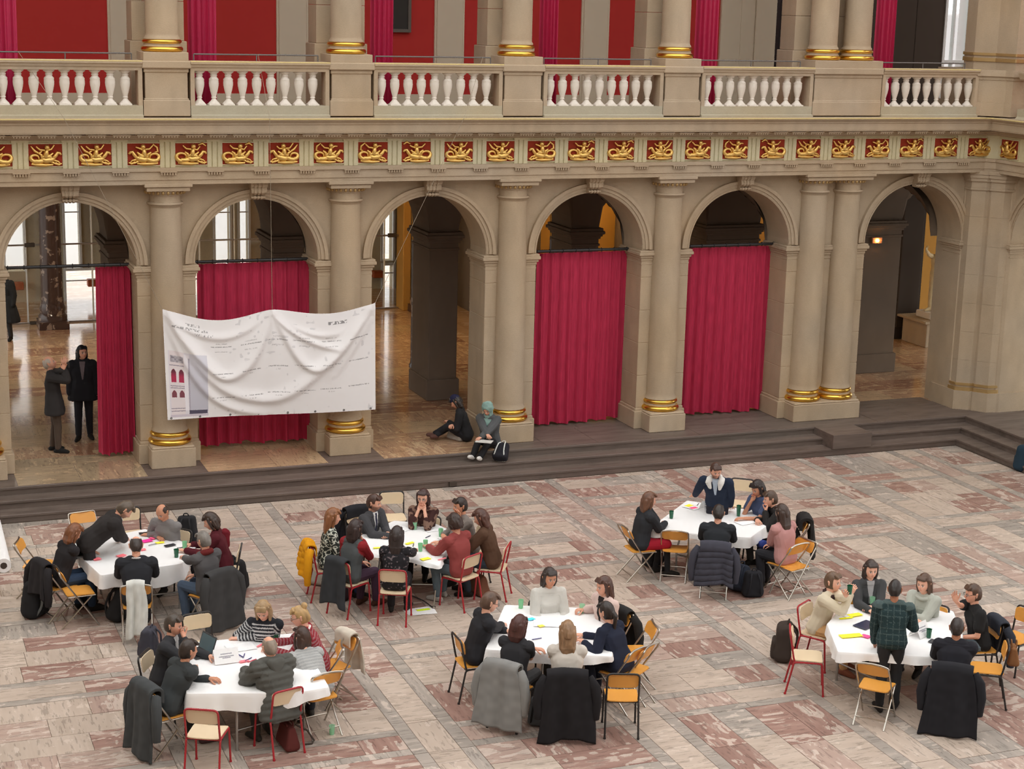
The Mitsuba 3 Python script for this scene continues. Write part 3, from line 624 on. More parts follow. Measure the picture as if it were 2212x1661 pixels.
# glass screen before the entrance
gs = thing('glass_screen', 'glass partition with thin metal bars in front of the entrance', 'glass partition')
for x in (-3.4, -1.55, -1.05, -.62, .55, 1.15, 2.05, 3.25, 4.15, 5.0, 5.75, 7.6, 8.18, 8.70): put('bar', bx(x-.018, x+.018, 14.3, 14.34, ZA, 3.9), 'mat_frame_white', parent=gs)
for z in (ZA, 2.38): put('rail', bx(-3.4, 8.7, 14.29, 14.35, z, z+.04), 'mat_grey_metal', parent=gs)
put('pane', bx(-3.4, -.62, 14.318, 14.322, ZA, 3.9), 'mat_pane', parent=gs); put('pane', bx(1.15, 5.75, 14.318, 14.322, ZA, 3.9), 'mat_pane', parent=gs)
for x in (-.95, 1.0, 2.9, 8.4): put('lock', rbx(x-.12, x+.12, 14.27, 14.36, 2.35, 2.45, .01), 'mat_brown', parent=gs)
for x in (-.9, .75): put('door_foot', rbx(x-.12, x+.14, 14.2, 14.3, ZA, ZA+.07, .01), 'mat_brown', parent=gs)
def far_column(x, y, r, lab):
    c = thing('marble_column', lab, 'column')
    put('shaft', revolve([(0, ZA+.62), (r*1.05, ZA+.62), (r, ZA+.8), (r*.93, 4.6), (0, 4.6)], 28).apply_translation([x, y, 0]), 'mat_red_marble', 40, parent=c)
    put('base', cat_([rbx(x-r*1.35, x+r*1.35, y-r*1.35, y+r*1.35, ZA, ZA+.2, .01), revolve([(0, ZA+.2), (r*1.3, ZA+.2), (r*1.32, ZA+.3), (r*1.12, ZA+.38), (r*1.18, ZA+.5), (r*1.05, ZA+.62), (0, ZA+.62)], 28).apply_translation([x, y, 0])]), 'mat_red_marble', 40, parent=c)
far_column(-0.52, 13.7, .265, 'dark marble column in front of the bright entrance in the leftmost arch'); far_column(8.95, 13.7, .17, 'slender dark marble column left of the free-standing dark pier')
put('lit_pilaster', rbx(8.58, 8.80, 13.9, 14.5, ZA, 4.6, .02), 'mat_yellow_wall', label='yellow lit pilaster beside the slender marble column', cat='pilaster')
# lamps of the hall
def lamp(x, y, z, r, power, lab, col=(1, .62, .24)):
    k = thing('ceiling_lamp', lab, 'lamp')
    put('housing', revolve([(0, z+.02), (r+.02, z+.02), (r+.02, z+.10), (.05, z+.16), (.05, 5.6), (0, 5.6)], 20).apply_translation([x, y, 0]), 'mat_brown', parent=k)
    d = trimesh.creation.cylinder(r, .02, sections=20); d.apply_translation([x, y, z+.005])
    kk = put('bulb', d, 'mat_frame_white', parent=k); scene[kk]['emitter'] = {'type': 'area', 'radiance': rgb([c*power for c in col])}
lamp(11.6, 7.6, 4.7, .13, 14, 'warm lamp in the hall behind the middle red curtain'); lamp(15.2, 7.4, 4.7, .13, 14, 'warm lamp in the hall behind the right red curtain'); lamp(20.0, 7.2, 4.9, .13, 24, 'warm lamp above the statue'); lamp(4.7, 9.5, 4.8, .14, 34, 'warm lamp in the hall behind the open third arch', (1, .72, .42)); lamp(-1.6, 10.0, 4.8, .14, 34, 'lamp in the hall behind the leftmost arch', (1, .86, .68)); lamp(8.2, 11.5, 4.8, .13, 14, 'warm lamp by the slender marble column')
put('dark_screen', cat_([rbx(19.42, 20.20, 7.15, 7.25, ZA, 5.55, .01), rbx(19.5, 20.12, 7.10, 7.16, ZA+.3, 5.2, .02)]), 'mat_brown', label='tall dark brown panel between the dark pier and the statue', cat='panel')
em = thing('emergency_light', 'small glowing orange emergency light on the dark pier in the rightmost arch', 'lamp')
put('box', rbx(16.40, 16.66, 3.70, 3.77, 3.42, 3.56, .008), plastic((.5, .25, .12), .5), parent=em)
kk = put('glow', trimesh.creation.icosphere(subdivisions=2, radius=.035).apply_translation([16.53, 3.69, 3.49]), 'mat_frame_white', parent=em); scene[kk]['emitter'] = {'type': 'area', 'radiance': rgb((5.5, 2.6, .8))}
# pedestal of the statue (the figure comes with the people)
pd = thing('statue_pedestal', 'pale stone pedestal under the statue in the rightmost arch', 'pedestal')
put('block', rbx(19.62, 20.9, 5.95, 7.0, ZA, 1.03, .015), 'mat_stone', parent=pd); put('slab', rbx(19.5, 21.0, 5.85, 7.1, 1.03, 1.09, .015), 'mat_stone', parent=pd); put('figure_base', rbx(19.78, 20.6, 6.05, 6.7, 1.09, 1.26, .02), 'mat_white_stone', parent=pd)

# ================================================================ curtains, banner
def pleats(x0, x1, y, z0, z1, n, amp, seed, gather=0, flare=0.0, hem=.03):
    r = np.random.default_rng(seed); nu, nv = n*10+1, 24
    u = np.linspace(0, 1, nu); v = np.linspace(0, 1, nv)
    ph = np.cumsum(1+.35*r.standard_normal(nu)*.3); ph = (ph-ph[0])/(ph[-1]-ph[0])*n*2*PI
    off = .35*np.interp(u, np.linspace(0, 1, n+1), r.standard_normal(n+1))
    P = np.zeros((nu, nv, 3))
    for j, t in enumerate(v):
        a = amp*(.55+.6*t); s = np.sin(ph)
        wave = 1-2.2*np.exp(-((np.mod(ph, 2*PI)-PI)/(.55+.35*t))**2)+.25*np.sin(3*ph+t)
        xx = x0+(x1-x0)*(u+.004*np.sin(2*ph))+flare*(u-.5)*t
        P[:, j, 0] = xx; P[:, j, 1] = y+a*wave+a*off*t
        P[:, j, 2] = z1+(z0-z1)*t + (t == 1)*hem*(.5*np.sin(ph*.5+1)+off)
    return grid_mesh(P)
def curtain(name, args, mat, lab, rod=None, cat='curtain'):
    c = thing(name, lab, cat)
    put('cloth', pleats(*args), mat, True, parent=c)
    return c
def rod_(x0, x1, y, z, lab):
    k = thing('curtain_rod', lab, 'curtain rod')
    put('bar', tube([(x0, y, z), (x1, y, z)], .028, 10), 'mat_black_metal', True, parent=k)
    for x in np.arange(x0+.12, x1-.05, .27): put('ring', trimesh.creation.torus(.036, .007, major_sections=10, minor_sections=5).apply_transform(trimesh.transformations.rotation_matrix(PI/2, [0, 1, 0])).apply_translation([x, y, z]), 'mat_black_metal', parent=k)
curtain('red_curtain', (-1.12, -.49, 1.0, .50, 3.86, 6, .06, 1, 0, .06), 'mat_curtain', 'crimson curtain gathered at the right side of the leftmost arch'); rod_(-2.72, -.40, .92, 3.91, 'black curtain rod across the leftmost arch')
curtain('red_curtain', (.66, 2.80, 1.05, .50, 3.85, 10, .05, 2), 'mat_curtain', 'crimson curtain drawn across the arch behind the white banner'); rod_(.52, 2.82, .92, 3.91, 'black curtain rod above the banner')
curtain('red_curtain', (7.19, 9.24, 1.05, .47, 3.85, 10, .05, 3, 0, .02), 'mat_curtain', 'crimson curtain drawn across the fourth arch, left of the two full curtains'); rod_(7.0, 9.24, .92, 3.91, 'black curtain rod above the middle red curtain')
curtain('red_curtain', (10.39, 12.46, 1.05, .46, 3.86, 10, .05, 4, 0, .02), 'mat_curtain', 'crimson curtain drawn across the fifth arch, right of the two full curtains'); rod_(10.25, 12.46, .92, 3.92, 'black curtain rod above the right red curtain')
for n, (x0, x1, lab) in enumerate(((-2.95, -2.27, 'in the leftmost bay'), (.56, 1.07, 'above the left half of the banner'), (3.83, 4.28, 'beside the painting'), (7.10, 7.49, 'above the middle red curtain'), (10.34, 10.85, 'above the right red curtain'), (14.38, 14.86, 'in the bay next to the corner'))):
    curtain('gallery_curtain', (x0, x1, 1.02, 6.52, 10.9, 5, .045, 20+n, 0, -.03), 'mat_satin', 'pink satin curtain hanging in the upper gallery ' + lab)
pt = thing('painting', 'dark framed picture hanging on the red gallery wall', 'painting')
put('canvas', bx(5.0, 5.46, 3.93, 3.96, 7.96, 9.6), matte((.06, .058, .055)), parent=pt); put('frame', cat_([bx(5.46, 5.52, 3.9, 3.97, 7.9, 9.6), bx(4.95, 5.52, 3.9, 3.97, 7.9, 7.965)]), matte((.16, .145, .13)), parent=pt)
# banner: a sheet hung from three points, sagging between them
def banner():
    nu, nv = 121, 61; U, V = np.meshgrid(np.linspace(0, 1, nu), np.linspace(0, 1, nv), indexing='ij')
    yb = -.16
    xl = -.175+.05*V; xr = 3.60+.02*V; X = xl+(xr-xl)*U
    def sag(u, a, b): t = np.clip((u-a)/(b-a), 0, 1); return 4*t*(1-t)
    top = 3.29-.10*sag(U, -.0, .5)*2.1 - .03*U*0
    ztop = np.where(U < .5, 3.285-.075*U*2 - .26*np.sin(PI*np.clip(U/.5, 0, 1))**1.2*np.where(U < .25, 1.0, 1.0)*.75, 3.21+.04*(U-.5)*2 - .145*np.sin(PI*np.clip((U-.5)/.5, 0, 1)**1.15)**1.1)
    zbot = 1.335-.045*U+.012*np.sin(6*U)
    Z = ztop+(zbot-ztop)*V
    # folds: ridges along curves between the fixings (metres on the sheet), broad and soft
    S = np.stack([U*3.75, V*1.95], -1); d = np.zeros_like(U)
    folds = [([(.02, .04), (.10, .28), (.20, .50), (.27, .60), (.34, .57), (.41, .44), (.46, .24), (.495, .04)], .07, .075), ([(.505, .04), (.56, .26), (.62, .46), (.69, .56), (.77, .50), (.86, .32), (.97, .05)], .06, .065),
             ([(.03, .06), (.12, .40), (.25, .70), (.38, .83), (.50, .86), (.62, .76), (.76, .52), (.88, .27), (.98, .04)], .075, .07), ([(.02, .15), (.10, .5), (.22, .82), (.36, .96), (.46, .99)], .06, .05), ([(.51, .05), (.57, .17), (.66, .27), (.76, .34), (.82, .36)], .045, .05), ([(.60, .14), (.72, .22), (.83, .20)], .04, .035), ([(.50, .06), (.50, .2), (.49, .36)], .06, .03), ([(.80, .62), (.90, .35), (.99, .1)], .07, .04), ([(.05, .10), (.14, .16), (.24, .19), (.34, .17), (.44, .09)], .05, .04)]
    for pts, w, amp in folds:
        p_ = np.array(pts); tt = np.linspace(0, 1, len(p_)); ti = np.linspace(0, 1, 90)
        from scipy.interpolate import CubicSpline
        q_ = CubicSpline(tt, p_)(ti)*[3.75, 1.95]; D2 = ((S[:, :, None, :]-q_[None, None])**2).sum(-1); j = D2.argmin(-1); dist = np.sqrt(D2.min(-1))
        tg = np.gradient(q_, axis=0); rel = S-q_[j]; sgn = np.sign(tg[j][..., 0]*rel[..., 1]-tg[j][..., 1]*rel[..., 0]); fade = np.sin(PI*np.clip(ti[j], .03, .97))**.4
        d = d+amp*fade*np.exp(-(dist/np.where(sgn > 0, w*.8, w*2.1))**2)
    d = d + .02*np.exp(-((U-.5)/.03)**2)*(1-V)
    P = np.stack([X, yb-d-.06*np.sin(PI*V)*np.sin(PI*U), Z], -1)
    return grid_mesh(P), np.stack([U.ravel(), V.ravel()], -1)
def _banner(p, n, uv):
    u, v = uv.x, uv.y
    c = mi.Color3f(.80, .79, .80)
    def inside(a, b, x0, x1): return (a > x0) & (a < x1)
    ink = mi.Float(0)
    # columns of small headings in three rows: bold name, line below, thinner line
    cols = [(.21, .31), (.34, .455), (.47, .575), (.61, .69), (.73, .83), (.865, .965)]
    rows = [(.245, .075), (.275, .10), (.325, .085), (.545, .10), (.575, .03), (.795, .11), (.825, .05)]
    for j, (a, b) in enumerate(cols):
        for r, (vv, wd) in enumerate(rows):
            if r in (0, 2, 4, 6) and j == 5: continue
            m = (a+b)/2; h = wd/2*(.75 if r in (0, 2, 4, 6) else 1)
            vj = vv-.02*j*(r > 2)*.5
            on = inside(u, 0, m-h*.95, m+h*.95) & inside(v, 0, vj-.0052, vj+.0052)
            ink = dr.select(on, smoothstep(.30, .5, noise(u*420, v*60, j))*(.8 if r in (1, 3, 5) else .5), ink)
    # large heading lines upper left
    for vv, a, b in ((.085, .10, .165), (.125, .035, .20), (.165, .14, .225)):
        on = inside(u, 0, a, b) & inside(v, 0, vv-.012, vv+.012)
        ink = dr.select(on, smoothstep(.42, .55, noise(u*230, v*70, 7))*.8, ink)
    on = inside(u, 0, .77, .86) & inside(v, 0, .085, .115); ink = dr.select(on, smoothstep(.35, .5, noise(u*260, v*60, 9)), ink)
    spots = smoothstep(.80, .86, noise(u*60, v*33, 4))*smoothstep(.55, .7, noise(u*9, v*6, 2))*dr.select(u > .22, 1.0, 0.0)
    c = mix(c, (.07, .07, .08), ink*.72); c = mix(c, (.5, .5, .52), spots*.5)
    # small print: picture of an arcaded court at the lower left
    x, y = (u-.015)/.175, (v-.36)/.62
    pic = (x > 0) & (x < 1) & (y > 0) & (y < 1)
    pc = mi.Color3f(.70, .68, .74)
    tw = (x > .03) & (x < .40)
    pc = dr.select(tw, mi.Color3f(.74, .68, .70), pc)
    def rect(a, b, cc, d): return (x > a) & (x < b) & (y > cc) & (y < d)
    pc = dr.select(rect(.05, .38, .07, .17), mix((.22, .2, .24), (.6, .58, .62), noise(x*22, y*40, 1)), pc)
    for a in (.06, .26):
        top = .27+.05*dr.square((x-a-.065)/.065)
        pc = dr.select((x > a) & (x < a+.13) & (y > top) & (y < .47), mix((.16, .05, .07), (.42, .05, .10), smoothstep(.3, .4, y)), pc)
        top2 = .59+.05*dr.square((x-a-.065)/.065)
        pc = dr.select((x > a) & (x < a+.13) & (y > top2) & (y < .70), mi.Color3f(.22, .08, .10), pc)
    for cc in (.21, .52, .55, .86, .90): pc = dr.select(rect(.03, .40, cc, cc+.012), mi.Color3f(.30, .27, .33), pc)
    pc = dr.select(rect(.40, .52, .03, .90), mi.Color3f(.80, .78, .83), pc); pc = dr.select(rect(.50, .54, .08, .95), mi.Color3f(.42, .40, .47), pc); pc = dr.select(rect(.54, 1, .0, .92), mix((.62, .62, .68), (.50, .50, .58), y), pc); pc = dr.select(rect(.5, .98, .90, .96), mi.Color3f(.10, .09, .13), pc); pc = dr.select(rect(.0, 1, .96, 1.0), mi.Color3f(.6, .55, .62), pc)
    ramp = smoothstep(-.06, .02, y)
    return dr.select(pic, pc, c)
defb('mat_banner', {'type': 'twosided', 'b': {'type': 'diffuse', 'reflectance': proc(_banner)}})
bm, buv = banner()
bn = thing('banner', 'large white printed banner hung on cords in front of the arcade, sagging in folds', 'banner')
put('sheet', bm, 'mat_banner', True, parent=bn, uv=buv)
for u in np.linspace(.02, .98, 8):
    q = bm.vertices.reshape(121, 61, 3)[int(u*120), 60]; put('eyelet', trimesh.creation.torus(.014, .005, major_sections=8, minor_sections=4).apply_transform(trimesh.transformations.rotation_matrix(PI/2, [1, 0, 0])).apply_translation(q+[0, -.01, .03]), 'mat_black_metal', parent=bn)
G3 = bm.vertices.reshape(121, 61, 3)
for q, e, lab in ((G3[0, 0], (-2.35, .3, 7.56), 'thin cord running from the left corner of the banner up to the gallery rail'), (G3[60, 0], (1.62, .3, 7.56), 'thin cord hanging straight down to the middle of the banner'), (G3[120, 0], (5.72, .3, 7.56), 'thin cord slanting from the right corner of the banner up to the gallery rail')):
    q = np.array(q); e = np.array(e); mid = np.array([q[0]+(e[0]-q[0])*.72, -.42, q[2]+(e[2]-q[2])*.76])
    put('cord', tube([q, mid, e], .0038, 6), matte((.34, .29, .22)), label=lab, cat='cord')
# ================================================================ furniture and loose things
C8 = hexlin
defb('mat_ply_beige', plastic((.66, .53, .36), .35, .5)); defb('mat_ply_orange', plastic((.66, .30, .055), .35, .5))
defb('mat_tube_red', plastic((.34, .018, .025), .3, .5)); defb('mat_tube_black', plastic((.022, .02, .02), .32, .5)); defb('mat_chrome', metal((.50, .47, .42), .28))
defb('mat_paper', plastic((.84, .84, .84), .6, .2)); defb('mat_cloth_white', matte((.84, .84, .84)))
def plyplate(w0, w1, d, th, dish, back=False):
    """moulded plywood: seat in xy or back in yz, rounded corners"""
    p = sbox(-d/2, -1, d/2, 1); pts = Polygon([(-d/2, -w0/2), (d/2, -w1/2), (d/2, w1/2), (-d/2, w0/2)]).buffer(-.045).buffer(.045, quad_segs=5)
    m = trimesh.creation.extrude_polygon(pts, th, engine='earcut'); m = m.subdivide_to_size(.07)
    v = m.vertices.copy(); v[:, 2] += dish*((v[:, 1]/(w0/2))**2)+(-.012*np.clip((v[:, 0]/d-.2)/.3, 0, 1)**2 if not back else 0); m.vertices = v; return m
def school_chair():
    P = {}
    P['seat'] = plyplate(.38, .40, .39, .012, .008).apply_translation([.0, 0, .448])
    b = plyplate(.36, .38, .18, .012, .014, True); v = b.vertices.copy(); b.vertices = np.stack([v[:, 2]-.205-.33*(v[:, 0]+.0)*.5, v[:, 1], .715+v[:, 0]*.985], 1); b.fix_normals(); P['backrest'] = b
    top = roundpath([(-.16, -.192, .45), (-.175, -.192, .50), (-.235, -.192, .818), (-.235, .192, .818), (-.175, .192, .50), (-.16, .192, .45)], .06)
    rails = [roundpath([(-.17, s*.192, .436), (.185, s*.192, .436)], .02) for s in (-1, 1)]
    P['back_frame'] = cat_([tube(top, .0125, 8)] + [tube(r, .0125, 8) for r in rails] + [tube([(.17, -.192, .434), (.17, .192, .434)], .011, 8), tube([(-.16, -.192, .434), (-.16, .192, .434)], .011, 8)])
    for s in (-1, 1):
        P.setdefault('leg', []).append(cat_([tube(roundpath([(.13, s*.192, .436), (.19, s*.194, .43), (.225, s*.20, .0)], .03), .0125, 8), trimesh.creation.cylinder(.016, .02, sections=10).apply_translation([.225, s*.2, .01])]))
        P['leg'].append(cat_([tube(roundpath([(-.10, s*.192, .436), (-.165, s*.194, .43), (-.255, s*.20, .0)], .03), .0125, 8), trimesh.creation.cylinder(.016, .02, sections=10).apply_translation([-.255, s*.2, .01])]))
    return P
def folding_chair():
    P = {}
    s0 = plyplate(.36, .40, .38, .014, .006).apply_translation([.01, 0, .450]); P['seat'] = s0
    b = plyplate(.39, .39, .155, .012, .03, True); v = b.vertices.copy(); b.vertices = np.stack([v[:, 2]-.245-.40*v[:, 0], v[:, 1], .735+v[:, 0]*.95], 1); b.fix_normals(); P['backrest'] = b
    P['back_rail'] = tube(roundpath([(-.255, -.205, .74), (-.285, -.20, .812), (-.262, -.1, .822), (-.258, 0, .823), (-.262, .1, .822), (-.285, .20, .812), (-.255, .205, .74)], .03), .013, 8)
    L = []
    for s in (-1, 1):
        L.append(cat_([tube([(-.258, s*.205, .75), (.24, s*.205, 0)], .0115, 8)])); L.append(cat_([tube([(.155, s*.19, .44), (-.27, s*.19, 0)], .0115, 8)]))
    P['leg'] = L
    P['crossbar'] = [tube([(-.19, -.19, .09), (-.19, .19, .09)], .009, 8), tube([(.165, -.205, .115), (.165, .205, .115)], .009, 8)]
    P['seat_rail'] = cat_([tube([(.20, -.19, .443), (.20, .19, .443)], .009, 8), tube([(-.17, -.19, .443), (.20, -.19, .443)], .009, 8), tube([(-.17, .19, .443), (.20, .19, .443)], .009, 8)])
    return P
def chair_dicts(P, ply, tub):
    out = []
    for n, ms in P.items():
        for m in (ms if isinstance(ms, list) else [ms]): out.append((n, mikit.ply(m, ply if n in ('seat', 'backrest') else tub, 40)))
    return out
SC, FC = school_chair(), folding_chair()
CH = {'red': chair_dicts(SC, 'mat_ply_beige', 'mat_tube_red'), 'black': chair_dicts(SC, 'mat_ply_orange', 'mat_tube_black'), 'fold': chair_dicts(FC, 'mat_ply_orange', 'mat_chrome'), 'beige': chair_dicts(SC, 'mat_ply_beige', 'mat_tube_black')}
KN = {'red': 'school_chair', 'black': 'school_chair', 'beige': 'school_chair', 'fold': 'folding_chair'}
CHAIRS = []
def chair(kind, x, y, heading, label, group=None):
    k = thing(KN[kind], label, 'chair', group); w = at(x, y, 0, heading)
    for n, d in CH[kind]: put(n, d, None, parent=k, to_world=w)
    CHAIRS.append((x, y)); return (x, y, heading)
def chair_px(kind, u, v, target, label, z=.45, off=0.0, group=None):
    p = atz(u, v, z); return chair(kind, p[0], p[1], math.atan2(target[1]-p[1], target[0]-p[0])+off, label, group)

# ---- tables: folding tables under white paper cloths
TAB = {
 1: [(-2.39, -4.87), (-1.22, -4.42), (-.66, -5.45), (-1.0, -6.15), (-2.13, -6.33)],
 2: [(1.78, -5.62), (2.45, -5.08), (3.02, -5.45), (3.13, -5.87), (2.42, -7.29), (2.16, -6.9), (1.66, -6.5)],
 3: [(6.06, -6.57), (7.30, -5.38), (8.16, -6.3), (7.93, -6.9), (7.33, -7.42), (6.78, -7.12)],
 4: [(-1.62, -9.85), (-1.42, -9.2), (-.12, -9.27), (-.2, -11.05), (-.6, -11.1), (-1.78, -10.75)],
 5: [(2.74, -9.09), (3.86, -9.58), (3.66, -10.5), (3.34, -11.18), (1.95, -10.5)],
 6: [(7.14, -10.42), (8.38, -11.08), (7.95, -11.9), (7.17, -12.42), (6.11, -11.9), (6.50, -11.0)]}
TC = {k: np.mean(v, axis=0) for k, v in TAB.items()}
TL = {1: 'at the far left, by the paper roll', 2: 'of the group of eight people', 3: 'at the back right, with the shearling jacket man', 4: 'at the front left, with the laptop', 5: 'at the front centre', 6: 'at the front right, with the plaid shirt man'}
rt = np.random.default_rng(5)
def table(n, drop, flare=.02):
    poly = Polygon(TAB[n]); 
    if not poly.exterior.is_ccw: poly = Polygon(list(poly.exterior.coords)[::-1])
    c = TC[n]
    t = thing('table', 'folding table under white paper ' + TL[n], 'table')
    inner = poly.buffer(-.05).simplify(.01)
    put('tabletop', extr_z(inner, .715, .742), 'mat_pale_paint', parent=t)
    # legs: two inverted U frames along the longer axis
    ax = np.linalg.svd(np.array(TAB[n])-c)[2][0]; ay = np.array([-ax[1], ax[0]])
    for s in (-1, 1):
        for q in (-1, 1):
            a = c+ax*s*.42+ay*q*.40; b = c+ax*s*.50+ay*q*.46
            put('leg', cat_([tube(roundpath([(a[0], a[1], .715), (b[0], b[1], .35), (b[0], b[1], .0)], .1), .016, 8), trimesh.creation.cylinder(.02, .02, sections=10).apply_translation([b[0], b[1], .01])]), 'mat_grey_metal', 40, parent=t)
        a, b = c+ax*s*.50+ay*.46, c+ax*s*.50-ay*.46
        put('leg_brace', tube([(a[0], a[1], .25), (b[0], b[1], .25)], .012, 8), 'mat_grey_metal', True, parent=t)
    # cloth: top inside a rounded outline, skirt hanging with folds
    ol = shapely.geometry.polygon.orient(poly.buffer(-.022).buffer(.022, quad_segs=4)).exterior; L = ol.length; N = int(L/.035); ring = np.array([ol.interpolate(i*L/N).coords[0] for i in range(N)])
    nrm = np.roll(ring, -1, 0)-np.roll(ring, 1, 0); nrm = np.stack([nrm[:, 1], -nrm[:, 0]], 1); nrm /= np.linalg.norm(nrm, axis=1, keepdims=True)
    s = np.arange(N)*L/N
    fold = .5*np.sin(s*2*PI/.42+rt.random()*6)+.35*np.sin(s*2*PI/.23+rt.random()*6)+.3*np.sin(s*2*PI/.9+1)
    dr_ = drop*(1+.30*np.sin(s*2*PI/L*2+rt.random()*6)+.16*np.sin(s*2*PI/L*5+rt.random()*6))
    rows = []
    for f in (0, .35, .65, .85, .95): rows.append(np.column_stack([c+(ring-c)*f, np.full(N, .752)+.004*np.sin(7*ring[:, 0]*f+3*n)*np.sin(8*ring[:, 1]*f)*(f > .1)]))
    rows.append(np.column_stack([ring, np.full(N, .751)])); rows.append(np.column_stack([ring+nrm*.010, np.full(N, .742)]))
    for t_ in (.25, .5, .75, 1.0): rows.append(np.column_stack([ring+nrm*(.012+flare*t_+.022*t_*fold)[:, None], .742-dr_*t_]))
    P = np.stack(rows, 0); P = np.concatenate([P, P[:, :1]], 1)
    put('tablecloth', grid_mesh(P), 'mat_cloth_white', 40, label='white paper tablecloth on the table ' + TL[n], cat='tablecloth')
for n, d in ((1, .20), (2, .05), (3, .13), (4, .17), (5, .12), (6, .12)): table(n, d)

ZT = .7585
def on_table(u, v, z=ZT): return atz(u, v, z)
def cup(u, v, lab, col=(.25, .62, .30), h=.115, z=ZT, r=.036, dark=False):
    p = atz(u, v, z) if not isinstance(u, tuple) else np.array(u)
    pr = [(0, .004), (r*.74, .004), (r, h), (r-.002, h), (r*.72, .007), (0, .007)]
    m = revolve([(0, 0), (r*.76, 0), (r*1.0, h), (r*1.03, h), (r*.97, h-.002), (r*.74, .004), (0, .004)], 18).apply_translation([p[0], p[1], p[2]])
    put('cup', m, 'mat_cup_dark' if dark else 'mat_cup', 40, label=lab, cat='cup')
defb('mat_cup', {'type': 'principledthin', 'base_color': rgb((.50, .84, .60)), 'roughness': .3, 'diff_trans': .9, 'spec_trans': .25})
defb('mat_cup_dark', plastic((.012, .10, .05), .25, .5))
cup(399, 1186, 'light green cup before the woman in dark red at the far left')
cup(381, 1203, 'dark green cup in the hand of the grey-haired man with the red scarf', dark=True)
cup(896, 1143, 'light green cup before the chin-resting woman with glasses'); cup(952, 1158, 'light green cup before the young man resting his face on his hand'); cup(919, 1183, 'green cup near the middle of the table of eight'); cup(908, 1190, 'pale green cup held by the woman in the black floral blouse')
cup(1450, 1119, 'dark green cup near the woman in the red skirt', dark=True); cup(1595, 1114, 'tall dark green stack of cups by the man in the shearling collar', h=.17, dark=True); cup(1671, 1143, 'small green cup held by the woman in the pink sweater', h=.06)
cup(547, 1372, 'light green cup held by the blonde woman in the striped top'); cup(596, 1388, 'dark green cup beside the bald man in the puffer jacket', dark=True); cup(717, 1586, 'light green cup standing on the marble floor by the folding chair', z=0)
cup(1125, 1313, 'light green cup at the back corner of the front centre table'); cup(1257, 1323, 'yellowish green glass held by the woman in the pink blazer')
cup(1884, 1307, 'light green cup before the woman in the grey cardigan'); cup(1969, 1318, 'light green cup before the woman in the pale hooded top', h=.13); cup(2006, 1377, 'dark green cup alone on the right side of the front right table', dark=True)
RSH = np.random.default_rng(8)
def sheet(u, v, w, h, rz, col, lab, cat='sheet of paper', z=ZT, name='paper_sheet', th=.0012, group=None):
    p = atz(u, v, z+th); m = bx(-w/2, w/2, -h/2, h/2, 0, th).subdivide_to_size(.12)
    vv = m.vertices.copy(); vv[:, 2] += .0015*np.sin(25*vv[:, 0]+u)*np.cos(19*vv[:, 1]+v)+.002; m.vertices = vv
    m = move(m, p[0], p[1], z+.0015*(RSH.random()), rz); cput(name, m, col, mat='mat_cloth', smooth=False, label=lab, cat=cat, group=group)
WH = (.85, .85, .85); PINK, MAG, YEL, SAL = C8(255, 105, 150), C8(250, 60, 160), C8(252, 240, 70), C8(255, 130, 140)
for u, v, w, h, rz, c, lab in ((209, 1207, .11, .10, .2, SAL, 'salmon note near the auburn-haired woman on the far left table'), (262, 1200, .13, .09, .5, SAL, 'salmon note in front of the bald man in the dark suit'), (317, 1168, .15, .12, .3, MAG, 'magenta notes under the hands of the man in the grey sweater'), (330, 1162, .10, .10, .8, PINK, 'pink note beside the magenta notes of the man in the grey sweater'), (345, 1172, .13, .07, .1, YEL, 'yellow note before the man in the grey sweater'), (308, 1187, .09, .08, .1, SAL, 'small salmon note right of the bald head in the dark suit'), (258, 1165, .07, .06, .1, C8(230, 60, 80), 'red notes under the hand of the leaning man in the dark suit'),
        (885, 1173, .15, .06, .4, YEL, 'yellow note in the middle of the table of eight'), (816, 1183, .13, .05, -.1, YEL, 'yellow note beside the woman with red sleeves'), (942, 1186, .10, .06, .2, YEL, 'yellow note before the curly-haired person in the red sweater'), (919, 1207, .15, .09, .3, YEL, 'yellow note at the front corner of the table of eight'), (955, 1207, .14, .03, .3, SAL, 'salmon strip at the front corner of the table of eight'),
        (1488, 1092, .13, .09, .5, YEL, 'yellow note by the hand of the man in the shearling collar'), (1498, 1097, .12, .08, .2, PINK, 'pink note by the hand of the man in the shearling collar'),
        (527, 1428, .12, .06, .2, SAL, 'salmon note by the pens on the front left table'), (563, 1393, .14, .03, .7, SAL, 'salmon strip left of the bald man in the puffer jacket'),
        (1147, 1337, .10, .08, .2, C8(90, 215, 240), 'blue note on the front centre table'), (1169, 1352, .08, .07, .2, C8(255, 220, 90), 'yellow note on the front centre table'),
        (1847, 1328, .20, .10, .1, YEL, 'yellow note in front of the woman in the grey cardigan'), (1828, 1335, .20, .04, .0, C8(240, 240, 40), 'yellow strip under the elbow of the woman in the cream sweater'), (1838, 1373, .30, .12, -.1, YEL, 'large yellow note at the left front of the front right table'), (1870, 1374, .10, .12, .5, C8(240, 90, 150), 'pink note left of the man in the plaid shirt'), (1950, 1372, .05, .12, .1, YEL, 'yellow note right of the man in the plaid shirt')):
    sheet(u, v, w, h, rz, c, lab, 'note', name='sticky_note', z=ZT+.004)
